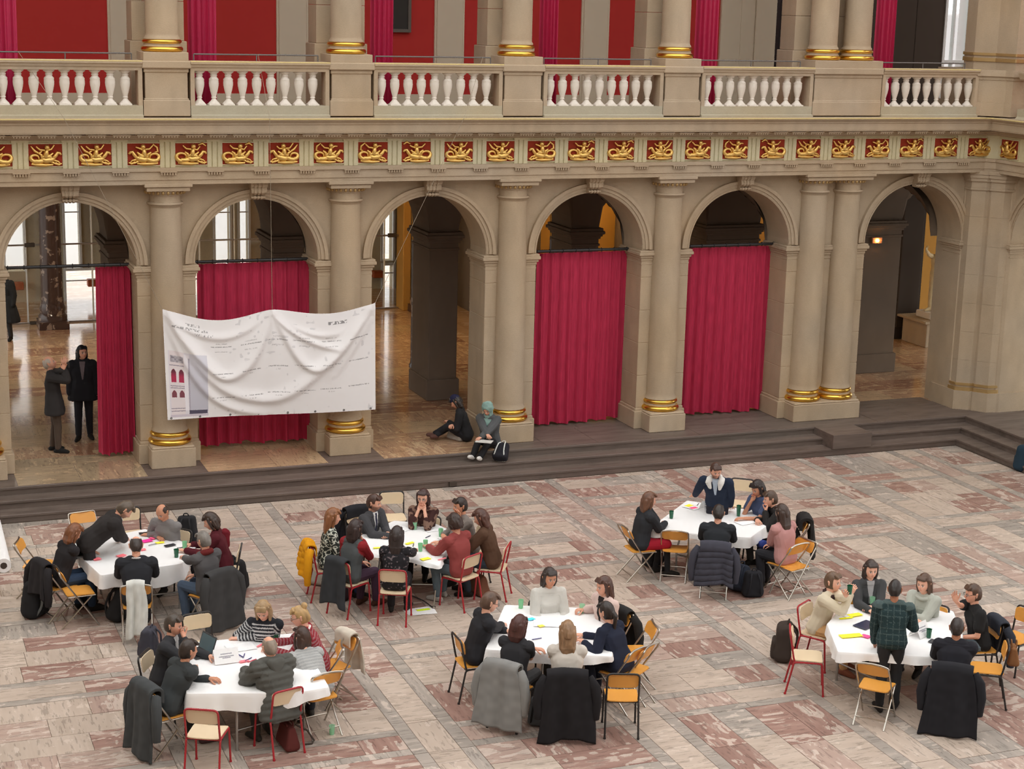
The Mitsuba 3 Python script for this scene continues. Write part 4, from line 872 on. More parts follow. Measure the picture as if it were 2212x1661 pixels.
for u, v, w, h, rz, lab in ((182, 1199, .30, .21, .3, 'sheet the auburn-haired woman is writing on'), (905, 1138, .30, .21, -.2, 'printed sheet before the woman with glasses'), (938, 1143, .30, .21, .1, 'printed sheet near the young man at the table of eight'), (870, 1143, .25, .20, .6, 'white sheet before the man with the tie'), (968, 1165, .20, .28, .3, 'white sheet under the arm of the curly-haired person'), (1500, 1094, .32, .26, .4, 'white sheet beside the hand of the standing man in the shearling collar'), (1610, 1128, .3, .22, .2, 'white sheet at the right of the back right table'), (520, 1398, .34, .26, .1, 'white sheet before the woman in the striped top'), (1186, 1345, .4, .3, -.4, 'large white sheet in the middle of the front centre table'), (1830, 1327, .21, .15, .5, 'grey sheet by the elbow of the woman in the cream sweater')):
    sheet(u, v, w, h, rz, (.78, .79, .8), lab)
for u, v, l, rz, c, lab in ((310, 1153, .13, 0, (.02, .02, .025), 'black phone before the man in the grey sweater'), (367, 1179, .16, .35, (.02, .02, .025), 'black phone on the far left table, left of the cup'), (955, 1170, .14, .3, (.04, .04, .05), 'dark phone before the curly-haired person'), (1870, 1351, .3, .4, (.03, .035, .07), 'dark blue booklet left of the man in the plaid shirt'), (2014, 1386, .12, .6, (.05, .05, .06), 'dark phone by the arms of the person in black with the long coat')):
    p = atz(u, v, ZT); cput('phone' if l < .2 else 'booklet', move(rbx(-l/2, l/2, -.038 if l < .2 else -.10, .038 if l < .2 else .10, 0, .012, .003), p[0], p[1], ZT+.004, rz), c, mat='mat_gloss', smooth=False, label=lab, cat='phone' if l < .2 else 'booklet')
for u, v, rz, c, lab in ((517, 1416, 1.9, (.06, .06, .2), 'blue pen on the front left table, left'), (527, 1417, 1.2, (.06, .06, .2), 'blue pen on the front left table, middle'), (537, 1425, .7, (.05, .05, .15), 'blue pen on the front left table, right'), (545, 1428, .5, (.5, .05, .08), 'red pen on the front left table'), (330, 1177, .4, (.25, .25, .27), 'grey pen on the far left table'), (393, 1184, .0, (.05, .05, .06), 'pair of glasses by the cup on the far left table'), (925, 1160, .7, (.05, .05, .09), 'dark pen in the middle of the table of eight'), (893, 1178, 1.2, (.05, .05, .06), 'short dark pen beside the yellow note'), (1160, 1381, .1, (.08, .08, .2), 'dark pen right of the woman with burgundy hair'), (1508, 1090, .9, (.1, .1, .12), 'dark pen beside the tent card')):
    p = atz(u, v, ZT); d = np.array([math.cos(rz), math.sin(rz), 0])*.07; q = np.array([p[0], p[1], ZT+.008])
    cput('pen', tube([q-d, q+d*.8, q+d], [.0065, .0065, .002], 6), c, mat='mat_gloss', label=lab, cat='pen' if 'glasses' not in lab else 'glasses')
def tent(u, v, rz, lab, w=.30, h=.16):
    p = atz(u, v, ZT); k = thing('tent_card', lab, 'card')
    def lay(y0, y1): return np.array([[[-w/2, y0, 0], [-w/2, y1, h]], [[w/2, y0, 0], [w/2, y1, h]]])
    for s in (-1, 1): cput('panel', move(grid_mesh(lay(s*.09, 0)), p[0], p[1], ZT+.003, rz), (.8, .8, .8), k, smooth=False)
    for q, ww in ((.62, .14), (.45, .18), (.36, .10)):
        cput('print_line', move(trimesh.Trimesh([[-ww/2, -.0915*(1-q)-.001, h*q], [ww/2, -.0915*(1-q)-.001, h*q], [ww/2, -.0915*(1-q-.06)-.001, h*(q+.06)], [-ww/2, -.0915*(1-q-.06)-.001, h*(q+.06)]], [[0, 1, 2], [0, 2, 3]], process=False), p[0], p[1], ZT+.003, rz), (.32, .32, .36), k, smooth=False)
tent(487, 1428, .05, 'white tent card in the middle of the front left table'); tent(1528, 1101, .1, 'white tent card before the standing man in the shearling collar', .22, .15); tent(1986, 1372, .4, 'printed card leaning on the front right table, right of the man in plaid', .24, .18)
# laptop
p = atz(430, 1412, ZT); lp = thing('laptop', 'open laptop in front of the two dark-suited men on the front left table', 'laptop'); w = (p[0]-.02, p[1], ZT+.003)
cput('base', move(rbx(-.11, .11, -.16, .16, 0, .016, .004), *w, rz=.35), (.03, .03, .032), lp, 'mat_gloss', False)
sc = trimesh.creation.box([.008, .32, .21]); sc.apply_transform(trimesh.transformations.rotation_matrix(.35, [0, 1, 0])); sc.apply_translation([.145, 0, .108]); cput('screen', move(sc, *w, rz=.35), (.05, .055, .06), lp, 'mat_gloss', False)
sc = trimesh.creation.box([.002, .29, .18]); sc.apply_transform(trimesh.transformations.rotation_matrix(.35, [0, 1, 0])); sc.apply_translation([.1395, 0, .108]); cput('display', move(sc, *w, rz=.35), (.08, .13, .15), lp, 'mat_gloss', False)
# paper roll at the left edge
a, b = atz(-14, 1128, .11), atz(8, 1222, .11); dd = (b-a)/np.linalg.norm(b-a); rr = thing('paper_roll', 'large white paper roll on the floor at the left edge', 'paper roll')
put('roll', tube([a, b], .11, 24), 'mat_paper', 40, parent=rr); put('core', tube([b-dd*.02, b+dd*.004], .05, 16), 'mat_brown', 40, parent=rr)
# sheets and rod on the floor below the table of eight
sheet(905, 1319, .42, .22, .1, (.82, .82, .82), 'white sheet on the floor below the table of eight', z=0); sheet(912, 1322, .40, .2, -.1, (.84, .84, .84), 'upper white sheet on the floor below the table of eight', z=.003); sheet(914, 1317, .2, .07, .05, C8(215, 240, 60), 'yellow-green note on the sheets on the floor', 'note', z=.006, name='sticky_note')
p = atz(937, 1312, 0); put('thin_stand', cat_([tube([(p[0], p[1], 0), (p[0]+.02, p[1], .26)], .012, 8), trimesh.creation.cylinder(.03, .015, sections=12).apply_translation([p[0], p[1], .0075])]), 'mat_chrome', True, label='short metal rod standing on the floor below the table of eight', cat='stand')
put('cable', tube(roundpath([atz(890, 1287, .02), atz(915, 1297, .03), atz(933, 1311, .02)], .2), .008, 6), 'mat_black_metal', True, label='black cable on the floor below the table of eight', cat='cable')

# ---- coats hung over chair backs
def coat(ch, col, lab, w=.46, z0=.12, front=.12, quilt=0, puff=.018, flare=.30, sleeves=True, seed=0, name='coat', col2=None, ln=1.0):
    x, y, h = ch; r = np.random.default_rng(seed+3); nu, nv = 41, 40
    k = thing(name, lab, name.replace('_', ' '))
    U = np.linspace(-1, 1, nu); V = np.linspace(0, 1, nv); P = np.zeros((nu, nv, 3)); tot = front+.12+(.83-z0)
    ph = r.random(3)*6
    for j, t in enumerate(V):
        s = t*tot
        if s < front: X, Z, q = -.185-.0*s, .835-(front-s), 0
        elif s < front+.12: a = (s-front)/.12*PI; X, Z, q = -.245+.06*math.cos(a), .84+.035*math.sin(a), 0
        else: q = (s-front-.12)/(.83-z0); X, Z = -.305-.05*q, .83-(s-front-.12)
        wd = w*.5*(1+flare*q)*(1-.10*np.exp(-(q/.08)**2))
        fo = (np.sin(U*5.2+ph[0]+q*.7)*.55+np.sin(U*9+ph[1])*.4)*.034*min(1, q*1.6+.15)
        P[:, j, 0] = X-fo-(.02*q)*(1-U**2)-.03*(np.abs(U) > .8)*0
        P[:, j, 1] = U*wd+.01*np.sin(6*q+ph[2]); P[:, j, 2] = Z-.02*np.abs(U)**2.2*(1+q)+q*.022*np.sin(U*3+ph[1])
        if quilt and s > front: P[:, j, 0] -= quilt*np.abs(np.sin(Z*PI/.085))**.6
    m = solid_sheet(P, puff); m = move(m, x, y, 0, h); c = solid(m, col)*(.85+.3*meshkit.noise(m.vertices*14, seed))[:, None]; cput('body', m, c, k)
    if sleeves:
        for s in (-1, 1):
            e = w*.5
            L = tube([(-.26, s*e*.92, .80), (-.30, s*(e+.05), .70), (-.315, s*(e+.085), .52), (-.32, s*(e+.075), .36*ln+.05), (-.315, s*(e+.07), .27*ln+.03)], [.055, .062, .058, .052, .047], 12)
            v = L.vertices.copy(); v += .008*(meshkit.noise(v*22, 5)-.5)[:, None]*2; L.vertices = v; cput('sleeve', move(L, x, y, 0, h), np.array(col2 or col)*1.0, k)
    return k
# ---- bags
def blob(mani, ref=.03, it=6, amp=.0, fr=12, seed=0):
    m = mani.refine_to_length(ref).to_mesh(); t = trimesh.Trimesh(m.vert_properties[:, :3], m.tri_verts, process=False)
    if it: trimesh.smoothing.filter_taubin(t, iterations=it)
    if amp: t.vertices = t.vertices+t.vertex_normals*((meshkit.fbm(t.vertices*fr, 3, seed)-.5)*2*amp)[:, None]
    return t
def sph(pts): return m3.Manifold.batch_hull([m3.Manifold.sphere(r, 12).translate([float(a) for a in c]) for c, r in pts])
def backpack(u, v, rz, lab, col, s=1.0, z=0.0, lie=0, col2=None, name='backpack', cat='backpack', acc=None, xy=None):
    p = atz(u, v, z) if xy is None else np.array([xy[0], xy[1], z]); k = thing(name, lab, cat)
    def fin(m):
        if lie: m.apply_transform(trimesh.transformations.rotation_matrix(lie, [0, 1, 0])); 
        m.apply_scale(s); m = move(m, 0, 0, 0, rz); return m
    parts = []
    b = sph([((dx, dy, dz), r) for dx, dy, dz, r in ((.04, .10, .07, .07), (.04, -.10, .07, .07), (-.04, .10, .07, .07), (-.04, -.10, .07, .07), (.02, .08, .36, .06), (.02, -.08, .36, .06), (-.04, .08, .38, .05), (-.04, -.08, .38, .05))])
    parts.append(('body', fin(blob(b, .025, 4, .012, 9, int(u))), col))
    f = sph([((dx, dy, dz), .04) for dx, dy, dz in ((.10, .08, .06), (.10, -.08, .06), (.09, .07, .21), (.09, -.07, .21))]); parts.append(('pocket', fin(blob(f, .025, 3, .006, 10, 1)), col2 or col))
    for sg in (-1, 1): parts.append(('strap', fin(tube(roundpath([(-.08, sg*.05, .40), (-.15, sg*.07, .33), (-.15, sg*.09, .15), (-.09, sg*.11, .05)], .1), .014, 8)), acc or col2 or col))
    parts.append(('handle', fin(tube(roundpath([(-.04, -.04, .42), (-.05, -.03, .47), (-.05, .03, .47), (-.04, .04, .42)], .03), .009, 8)), acc or col2 or col))
    zmin = min(m.vertices[:, 2].min() for _, m, _ in parts)
    for n, m, c in parts: m.apply_translation([p[0], p[1], z-zmin+.001]); cput(n, m, c, k)
def tote(u, v, rz, lab, col, s=1.0, z=0.0, hnd=.18, col2=None, xy=None):
    p = atz(u, v, z) if xy is None else np.array([xy[0], xy[1], z]); k = thing('handbag', lab, 'bag')
    b = sph([((sx*.05, sy*.16, .05), .045) for sx in (-1, 1) for sy in (-1, 1)] + [((sx*.02, sy*.13, .26), .025) for sx in (-1, 1) for sy in (-1, 1)])
    m = blob(b, .025, 3, .01, 9, int(u)); m.apply_scale(s); m = move(m, p[0], p[1], z-0.0, rz); m.apply_translation([0, 0, z-m.vertices[:, 2].min()+.001]); cput('body', m, col, k)
    for sx in (-1, 1):
        h = tube(roundpath([(sx*.03, -.08, .26), (sx*.04, -.07, .26+hnd), (sx*.04, .07, .26+hnd), (sx*.03, .08, .26)], .08), .009, 8); h.apply_scale(s); cput('handle', move(h, p[0], p[1], z, rz), col2 or col, k)
# ================================================================ people
V3 = lambda *a: np.array(a, float)
def unit(v): return v/(np.linalg.norm(v)+1e-12)
def mani(t): return m3.Manifold(m3.Mesh(np.asarray(t.vertices, np.float32), np.asarray(t.faces, np.uint32)))
def bones(bl, seg=12):
    """union of the hulls of sphere pairs (or more) -> Manifold"""
    return m3.Manifold.batch_boolean([sph(b) for b in bl], m3.OpType.Add)
def tri(mf): m = mf.to_mesh(); return trimesh.Trimesh(m.vert_properties[:, :3], m.tri_verts, process=False)
def soft(mf, ref, it=8):
    t = tri(mf.refine_to_length(ref)); trimesh.smoothing.filter_taubin(t, lamb=.5, nu=.52, iterations=it); return t
_ico = trimesh.creation.icosphere(subdivisions=4)
def head_shape(f=1.0):
    """unit head, x to the face, z up; about 0.225 m tall"""
    d = np.array(_ico.vertices); x, y, z = d.T; r = np.stack([.093*x, .0745*y, .112*z], 1)
    low = np.clip(-z, 0, 1); r[:, 1] *= 1-.30*low**1.3; r[:, 0] += np.where(x > 0, .012*low, -.02*low*np.abs(x))
    r[:, 0] -= np.where(x < 0, .0, 0)+.006*np.clip(x-.75, 0, 1)*4*(np.abs(z) < .5)
    def g(cy, cz, sy, sz): return np.exp(-((y-cy)/sy)**2-((z-cz)/sz)**2)*(x > 0)
    r[:, 0] += .020*g(0, -.20, .13, .16)+.011*g(0, -.02, .09, .2)            # nose
    r[:, 0] -= .008*(g(.33, .03, .16, .10)+g(-.33, .03, .16, .10))             # eye sockets
    r[:, 0] += .005*(g(.33, .17, .25, .07)+g(-.33, .17, .25, .07))             # brow
    r[:, 0] += .006*g(0, -.47, .24, .07)+.008*g(0, -.78, .28, .16)             # lips, chin
    return r*f, d
HEAD_R, HEAD_D = head_shape()
def head_color(loc, skin, brow, beard=0, beardcol=None, glasses=0, eyes=(.03, .02, .015)):
    """vertex colours of the face, from coordinates in the head frame divided by its size"""
    x, y, z = loc[:, 0]/.093, loc[:, 1]/.0745, loc[:, 2]/.112; c = np.tile(skin, (len(loc), 1)).astype(float); fr = (x > .35)
    def mixc(m, col, a=1.0): m = np.clip(m*a, 0, 1)[:, None]; c[:] = c*(1-m)+np.array(col)*m
    def e(cy, cz, sy, sz): return np.exp(-(((y-cy)/sy)**2+((z-cz)/sz)**2)**1.5)*fr
    mixc(e(0, -.30, .9, .2), np.array(skin)*[1.1, .85, .82], .35)
    for s in (-1, 1):
        mixc(e(s*.36, .02, .20, .10), (.75, .72, .70), .8); mixc(e(s*.36, .02, .085, .10), eyes, 1.2); mixc(e(s*.36, .075, .2, .03), eyes, .8); mixc(e(s*.37, .19, .24, .05), brow, .85)
        mixc(e(s*.09, -.32, .06, .04), np.array(skin)*.35, .8)
    mixc(e(0, -.47, .26, .055), np.array(skin)*[.95, .45, .42], .9); mixc(e(0, -.475, .25, .018), np.array(skin)*.25, .8)
    if beard: m = ((z < -.18) & (x > -.1) & ~((np.abs(y) < .23) & (z > -.56) & (z < -.38))).astype(float)*np.clip((-.15-z)*5, 0, 1); m = np.maximum(m, e(0, -.37, .3, .05)); mixc(m, beardcol if beardcol is not None else brow, beard)
    return c
def frame(fw, up):
    x = unit(fw); y = unit(np.cross(up, x)); return np.stack([x, y, np.cross(x, y)], 1)
def hand_bones(W, fd, bn, side, curl=.45, s=1.0, grip=0):
    """palm, four unequal bent fingers and a thumb; W wrist, fd finger direction, bn normal of the back of the hand, side +1 left"""
    R = frame(fd, bn); lat = R[:, 1]*side                                      # towards the thumb: inner side
    lat = -lat
    up = R[:, 2]; out = []; K = []
    for i, a in enumerate((.030, .010, -.010, -.028)): K.append(W+fd*(.088-.004*abs(i-1))*s+lat*a*s)
    out.append([(W, .024*s), (W+fd*.02*s+lat*.012*s, .021*s)] + [(k, .0125*s) for k in K]); out.append([(W, .024*s), (W+fd*.03*s-lat*.02*s, .016*s), (K[3], .012*s)])
    for i, L in enumerate((.070, .078, .073, .058)):
        p = K[i]; a = .15+curl*.5; 
        for q, fr in enumerate((.42, .32, .26)):
            d = fd*math.cos(a)-up*math.sin(a); n = p+d*L*fr*s+lat*(.5-i*.33)*.005*s; out.append([(p, (.0098-.0012*q)*s), (n, (.0090-.0012*q)*s)]); p = n; a += curl*(.9+.25*i*.2)+.05
    p = W+fd*.025*s+lat*.022*s
    for q, (L, an) in enumerate(((.038, .75), (.032, .5), (.026, .25))):
        d = unit(fd*math.cos(an)+lat*math.sin(an)-up*(.25+.5*curl)); n = p+d*L*s; out.append([(p, (.0135-.002*q)*s), (n, (.0115-.0018*q)*s)]); p = n
    return out
def ik(S, Wt, a, b, pole):
    d = Wt-S; L = min(np.linalg.norm(d), (a+b)*.995); d = unit(d); Wn = S+d*L; x = (a*a-b*b+L*L)/(2*L); h = math.sqrt(max(1e-6, a*a-x*x)); pl = pole-d*(pole @ d)
    return S+d*x+unit(pl)*h, Wn
SKIN = [C8(214, 160, 135), C8(196, 140, 112), C8(224, 172, 148), C8(170, 118, 92)]
PEOPLE = []
def person(label, head=(0, 0), target=None, turn=0.0, pose='sit', lean=.25, nod=.25, look=0.0, s=1.0, male=False, arms=('table', 'table'), skin=0, hair=('short', (.05, .03, .02)), top=((.03, .03, .035),), legs=(.03, .03, .04), shoe=(.02, .018, .016), beard=0, beardcol=None, glasses=0, sleeve='long', base=0.0, seat=.45, pat=None, extra=(), legpose=None, skirt=False, puffer=0, jacket=None, tie=None, name='person', curl=.4, roll=0.0, hem=0.0, vest=None, mono=None, hipxy=None, kneez=None, spread=.11, at_xy=None, heading=None):
    k = thing(name, label, 'person' if name == 'person' else name)
    # ---- pose
    hw = (.195 if male else .168)*s; tl, nk = .515*s, .172*s; l2 = lean*.55+nod*.35
    hipz = base+(seat+.085*s if pose == 'sit' else (.92*s if pose == 'stand' else .10*s))
    hz = hipz+tl*math.cos(lean)+nk*math.cos(l2)
    Hd = atz(head[0], head[1], hz) if at_xy is None else None
    if heading is not None: f = V3(math.cos(heading), math.sin(heading), 0)
    else:
        q = Hd[:2] if at_xy is None else np.array(at_xy); f2 = unit(np.array(target)-q); a = math.atan2(f2[1], f2[0])+turn; f = V3(math.cos(a), math.sin(a), 0)
    side = V3(-f[1], f[0], 0); up = V3(0, 0, 1)
    side_r = side; t = unit(f*math.sin(lean)+up*math.cos(lean)+side*math.sin(roll)); h2 = unit(f*math.sin(l2)+up*math.cos(l2)+side*math.sin(roll)*.5)
    if at_xy is None: Hc = Hd-h2*nk-t*tl; Hc[2] = hipz
    else: Hc = V3(at_xy[0], at_xy[1], hipz)
    N = Hc+t*tl; H = N+h2*nk
    sh = [N-t*.045*s+side*hw*q for q in (1, -1)]; hip = [Hc+side*.085*s*q for q in (1, -1)]
    thigh, shin = .43*s, .42*s
    kn, an, toe = [], [], []
    for i, q in enumerate((1, -1)):
        if legpose is not None: a_, b_, c_ = legpose[i]; K_ = Hc+f*a_[0]+side*a_[1]+up*a_[2]; A_ = Hc+f*b_[0]+side*b_[1]+up*b_[2]; D_ = Hc+f*c_[0]+side*c_[1]+up*c_[2]
        elif pose == 'sit':
            kz = kneez or (base+seat+.075*s); K_ = V3(*(Hc+f*thigh*.98+side*q*spread)[:2], kz); A_ = V3(*(K_+f*(.03-.10*(i == 0)))[:2], base+.085); D_ = A_+f*.17+side*q*.03; D_[2] = base+.035
        else:
            A_ = V3(*(Hc+side*q*.10*s+f*(.05 if i else -.05))[:2], base+.085); K_ = (hip[i]+A_)/2+f*.03; D_ = A_+f*.17+side*q*.05; D_[2] = base+.035
        kn.append(K_); an.append(A_); toe.append(D_)
    # head frame with the turn of the head
    la = math.atan2(f[1], f[0])+look; hf = V3(math.cos(la), math.sin(la), 0); hfw = unit(hf*math.cos(nod)-up*math.sin(nod)); RH = frame(hfw, unit(h2*.4+up)); hs = 1.09*s
    # ---- arms
    ua, fa = .285*s, .255*s; el, wr, hb = [], [], []
    for i, q in enumerate((1, -1)):
        A = arms[i]; pole = -up*.9+side*q*.55-f*.25; cu = curl; fdir = None
        if isinstance(A, str):
            if A == 'table': Wt = V3(*(Hc+f*(.47+.30*math.sin(lean))*s+side*q*.13)[:2], base+.80); 
            elif A == 'cross': Wt = V3(*(Hc+f*(.40+.30*math.sin(lean))*s-side*q*.06)[:2], base+.80+.02*(i == 0)); fdir = -side*q+f*.2
            elif A == 'lap': Wt = Hc+f*.33*s+side*q*.07+up*.11; cu = .5
            elif A == 'chin': Wt = H+hfw*.085-up*.175*s+side*q*.05; fdir = unit(H-up*.05+hfw*.02-Wt); cu = 1.0; pole = -up+side*q*.3+f*.35
            elif A == 'cheek': Wt = H+RH[:, 1]*q*.085-up*.16*s+hfw*.05; fdir = up*.9+hfw*.05; cu = .55; pole = -up+side*q*.4+f*.4
            elif A == 'nose': Wt = H+hfw*.145-up*.13*s+side*q*.03; fdir = unit(up*.9-hfw*.35); cu = .6; pole = -up+side*q*.3+f*.3
            elif A == 'side': Wt = sh[i]-up*.52*s+side*q*.06+f*.05; fdir = -up; pole = -f+side*q*.3
            elif A == 'hip': Wt = Hc+side*q*.18+up*.05; fdir = f*.3-up; pole = -f*.6+side*q
        else:
            Wt = atz(A[0], A[1], A[2]) if len(A) == 3 else V3(*A[:3])
            if len(A) == 4: Wt = Hc+f*A[0]+side*A[1]+up*A[2]
            if A[2] > .95 and len(A) == 3: pole = -up+side*q*.35+f*.2; fdir = up*.8+f*.3
        E_, W_ = ik(sh[i], Wt, ua, fa, unit(pole)); el.append(E_); wr.append(W_)
        fd = unit(fdir) if fdir is not None else unit((W_-E_)*[1, 1, .25]); bn = up if abs(fd[2]) < .6 else -hfw if isinstance(A, str) and A in ('chin', 'cheek', 'nose') else side*q
        hb += hand_bones(W_+unit(W_-E_)*.01, fd, unit(bn-fd*(bn @ fd)), q, cu, s*(1.03 if male else .95))
    cw = .10*s if male else .088*s
    pel, wai, che = Hc+up*.02, Hc+t*.20*s, Hc+t*.36*s
    body = [[(pel+side*.07*s, .085*s), (pel-side*.07*s, .085*s), (wai+side*.05*s, .085*s), (wai-side*.05*s, .085*s)], [(wai+side*.05*s, .085*s), (wai-side*.05*s, .085*s), (che+side*cw, .085*s), (che-side*cw, .085*s)],
            [(che+side*cw, .085*s), (che-side*cw, .085*s), (N-t*.03*s+side*.06, .05*s), (N-t*.03*s-side*.06, .05*s)], [(N-t*.03*s, .056*s), (H-RH[:, 0]*.02-RH[:, 2]*.05*s, .052*s)], [(sh[0], .05*s), (sh[1], .05*s), (N-t*.02*s, .05*s)]]
    for i in (0, 1): body += [[(sh[i], .05*s), (el[i], .036*s)], [(el[i], .036*s), (wr[i], .025*s)], [(hip[i], .075*s), (kn[i], .052*s)], [(kn[i], .052*s), (an[i], .036*s)], [(an[i], .034), (toe[i], .025)]]
    bm_ = mani(soft(bones(body), .035, 4))
    hd = trimesh.Trimesh(H+(HEAD_R*hs) @ RH.T, _ico.faces, process=False)
    ears = bones([[(H+RH @ (V3(-.005, q*.072, .012)*hs), .012), (H+RH @ (V3(-.02, q*.083, .022)*hs), .010), (H+RH @ (V3(-.012, q*.074, -.025)*hs), .008)] for q in (1, -1)])
    allm = m3.Manifold.batch_boolean([bm_, mani(hd), ears, bones(hb)], m3.OpType.Add)
    bt = tri(allm); loc = ((bt.vertices-H) @ RH)/hs; sk = np.array(SKIN[skin] if isinstance(skin, int) else skin); col = np.tile(sk, (len(bt.vertices), 1)); inh = (np.linalg.norm(loc, axis=1) < .14) & (loc[:, 2] > -.125)
    hc = np.array(hair[1]); brow = hc*.6+.01
    if mono is None: col[inh] = head_color(loc[inh], sk, brow, beard, beardcol)
    else: col[:] = mono
    put('body', bt, 'mat_skin' if mono is None else 'mat_cloth', True, parent=k, color=col)
    def HP(x, y, z): return H+RH @ (V3(x, y, z)*hs)
    # ---- hair
    st = hair[0]
    def hair_part(mf, nm='hair', colr=hc, amp=.006, ref=.016, it=2, mat='mat_hair', sc=26):
        m = soft(mf, ref, it); l = (m.vertices-H) @ RH
        ns = meshkit.fbm(l*[sc, sc*1.6, sc*.35]+hz, 3, len(label)); m.vertices = m.vertices+m.vertex_normals*((ns-.5)*2*amp)[:, None]; put(nm, m, mat, True, parent=k, color=np.array(colr)*(.55+.9*ns)[:, None])
    if mono is None and st != 'none':
        th = {'curly': 1.26, 'long': 1.13, 'bob': 1.15, 'wavy': 1.18, 'short': 1.09, 'crop': 1.05, 'bald': 1.035, 'thin': 1.06, 'bun': 1.10, 'pony': 1.09}.get(st, 1.1)
        shell = mani(trimesh.Trimesh(H+((HEAD_R*V3(1, 1, 1)*th+V3(-.008, 0, .006)))*hs @ RH.T if False else H+((HEAD_R*th+V3(-.008, 0, .008))*hs) @ RH.T, _ico.faces, process=False))
        def cutbox(x0, x1, y0, y1, z0, z1): b = bx(x0, x1, y0, y1, z0, z1); b.vertices = H+(b.vertices*hs) @ RH.T; return mani(b)
        fl = .062 if st not in ('bald', 'thin') else .2
        cuts = [cutbox(.035, .3, -.3, .3, -.3, fl)]
        cuts.append(cutbox(-.4, .4, -.3, .3, -.4, -.07 if st in ('curly', 'bob', 'long', 'wavy') else -.078))
        if st in ('short', 'crop', 'bald', 'thin', 'bun', 'pony'): cuts.append(cutbox(.0, .3, -.3, .3, -.3, .01))
        if st == 'bald': cuts.append(cutbox(-.055, .3, -.055, .055, -.02, .3)); cuts.append(cutbox(-.2, .3, -.05, .05, .075, .3))
        if st == 'thin': cuts.append(cutbox(.028, .3, -.07, .07, -.02, .3))
        hm = shell-m3.Manifold.batch_boolean(cuts, m3.OpType.Add)
        fringe = [[(HP(.078, y, .078), .018), (HP(.05, y, .10), .02)] for y in (-.045, 0, .045)] if st not in ('bald', 'thin', 'crop') else []
        add = []
        if fringe: add.append([a for b in fringe for a in b])
        L = hair[2] if len(hair) > 2 else .2
        if st in ('long', 'wavy', 'bob'):
            dn = unit(-up*1.0-f*.12*(1 if lean < .4 else 0)+t*0); w = .07 if st != 'wavy' else .082
            if st == 'bob': L = min(L, .13)
            for q in (1, -1):
                add.append([(HP(-.03, q*.06, .04), .035), (HP(-.035, q*.066, -.06), .034), (HP(-.05, q*.06, -.06)+dn*L*.5, .032)]); add.append([(HP(.01, q*.075, .06), .020), (HP(.015, q*.078, -.05), .020), (HP(.0, q*.072, -.06)+dn*L*.55, .017)])
            add.append([(HP(-.06, q*w*.6, .0), .045) for q in (1, -1)] + [(HP(-.06, q*w*.7, -.06)+dn*L*.55, .04) for q in (1, -1)]); add.append([(HP(-.06, q*w*.7, -.06)+dn*L*.5, .042) for q in (1, -1)] + [(HP(-.06, q*w*.5, -.05)+dn*L, .028) for q in (1, -1)])
        if st == 'pony': add.append([(HP(-.10, 0, -.01), .032), (HP(-.125, 0, -.05), .03)]); add.append([(HP(-.125, 0, -.05), .03), (HP(-.10, 0, -.10)-up*L*.6, .016)])
        if st == 'bun': add.append([(HP(-.075, 0, .10), .042), (HP(-.085, 0, .115), .04)])
        if st == 'braid':
            for q in range(5): add.append([(HP(-.07, .03, -.05)-up*.05*q, .026), (HP(-.06, .035, -.06)-up*(.05*q+.03), .026)])
        if add: hm = m3.Manifold.batch_boolean([hm, bones(add)], m3.OpType.Add)
        hair_part(hm, amp=.012 if st in ('curly', 'wavy') else .005, sc=34 if st == 'curly' else 26)
    if glasses:
        for q in (1, -1):
            put('spectacle', tube([HP(.098+.004*math.cos(a), q*.034+.024*math.cos(a), .004+.017*math.sin(a)) for a in np.linspace(0, 2*PI, 12)], .0022, 5), 'mat_black_metal', True, parent=k); put('temple', tube([HP(.095, q*.057, .008), HP(.0, q*.08, .015)], .0022, 5), 'mat_black_metal', True, parent=k)
    # ---- clothes
    tc = np.array(top[0]); iw = (top[1] if len(top) > 1 else .016)+.008
    def torso(o, neck=True, low=0.0):
        pb = Hc+up*.02-t*hem; hr = .092*s+o+hem*.22
        b = [[(pb+side*(.085+.12*hem)*s, hr), (pb-side*(.085+.12*hem)*s, hr), (wai+side*.058*s, .085*s+o), (wai-side*.058*s, .085*s+o)], [(wai+side*.058*s, .085*s+o), (wai-side*.058*s, .085*s+o), (che+side*cw, .085*s+o), (che-side*cw, .085*s+o)],
             [(che+side*cw, .085*s+o), (che-side*cw, .085*s+o), (N-t*.06*s+side*.07, .05*s+o), (N-t*.06*s-side*.07, .05*s+o)], [(sh[0]-t*.01, .05*s+o), (sh[1]-t*.01, .05*s+o), (N-t*.035*s, .042*s+o)], [(N-t*.02*s, .046*s+o), (sh[0]*.45+N*.55, .045*s+o), (sh[1]*.45+N*.55, .045*s+o)]]
        if not male and low == 0: b.append([(che+f*.055*s+side*.06*s-t*.03, .055*s+o*.6), (che+f*.055*s-side*.06*s-t*.03, .055*s+o*.6), (wai, .07*s)])
        return b
    tb = torso(iw)
    for i in (0, 1):
        tb.append([(sh[i], .052*s+iw), (el[i], .040*s+iw*.9)]) if sleeve != 'none' else None
        if sleeve == 'short': tb[-1] = [(sh[i], .052*s+iw), (sh[i]+(el[i]-sh[i])*.62, .044*s+iw)]
        if sleeve == 'long': tb.append([(el[i], .040*s+iw*.9), (el[i]+(wr[i]-el[i])*.93, .029*s+iw*.75)])
        if sleeve == '34': tb.append([(el[i], .040*s+iw*.9), (el[i]+(wr[i]-el[i])*.45, .035*s+iw*.75)])
    fine = .011 if pat in ('stripe', 'plaid', 'floral', 'leaf', 'camo') else .024
    tmf = bones(tb)
    if hem: zc = (Hc+up*.02-t*hem)[2]-.04; tmf = tmf-mani(bx(-60, 60, -60, 60, zc-3, zc))
    tm = soft(tmf, fine, 6 if fine > .02 else 10)
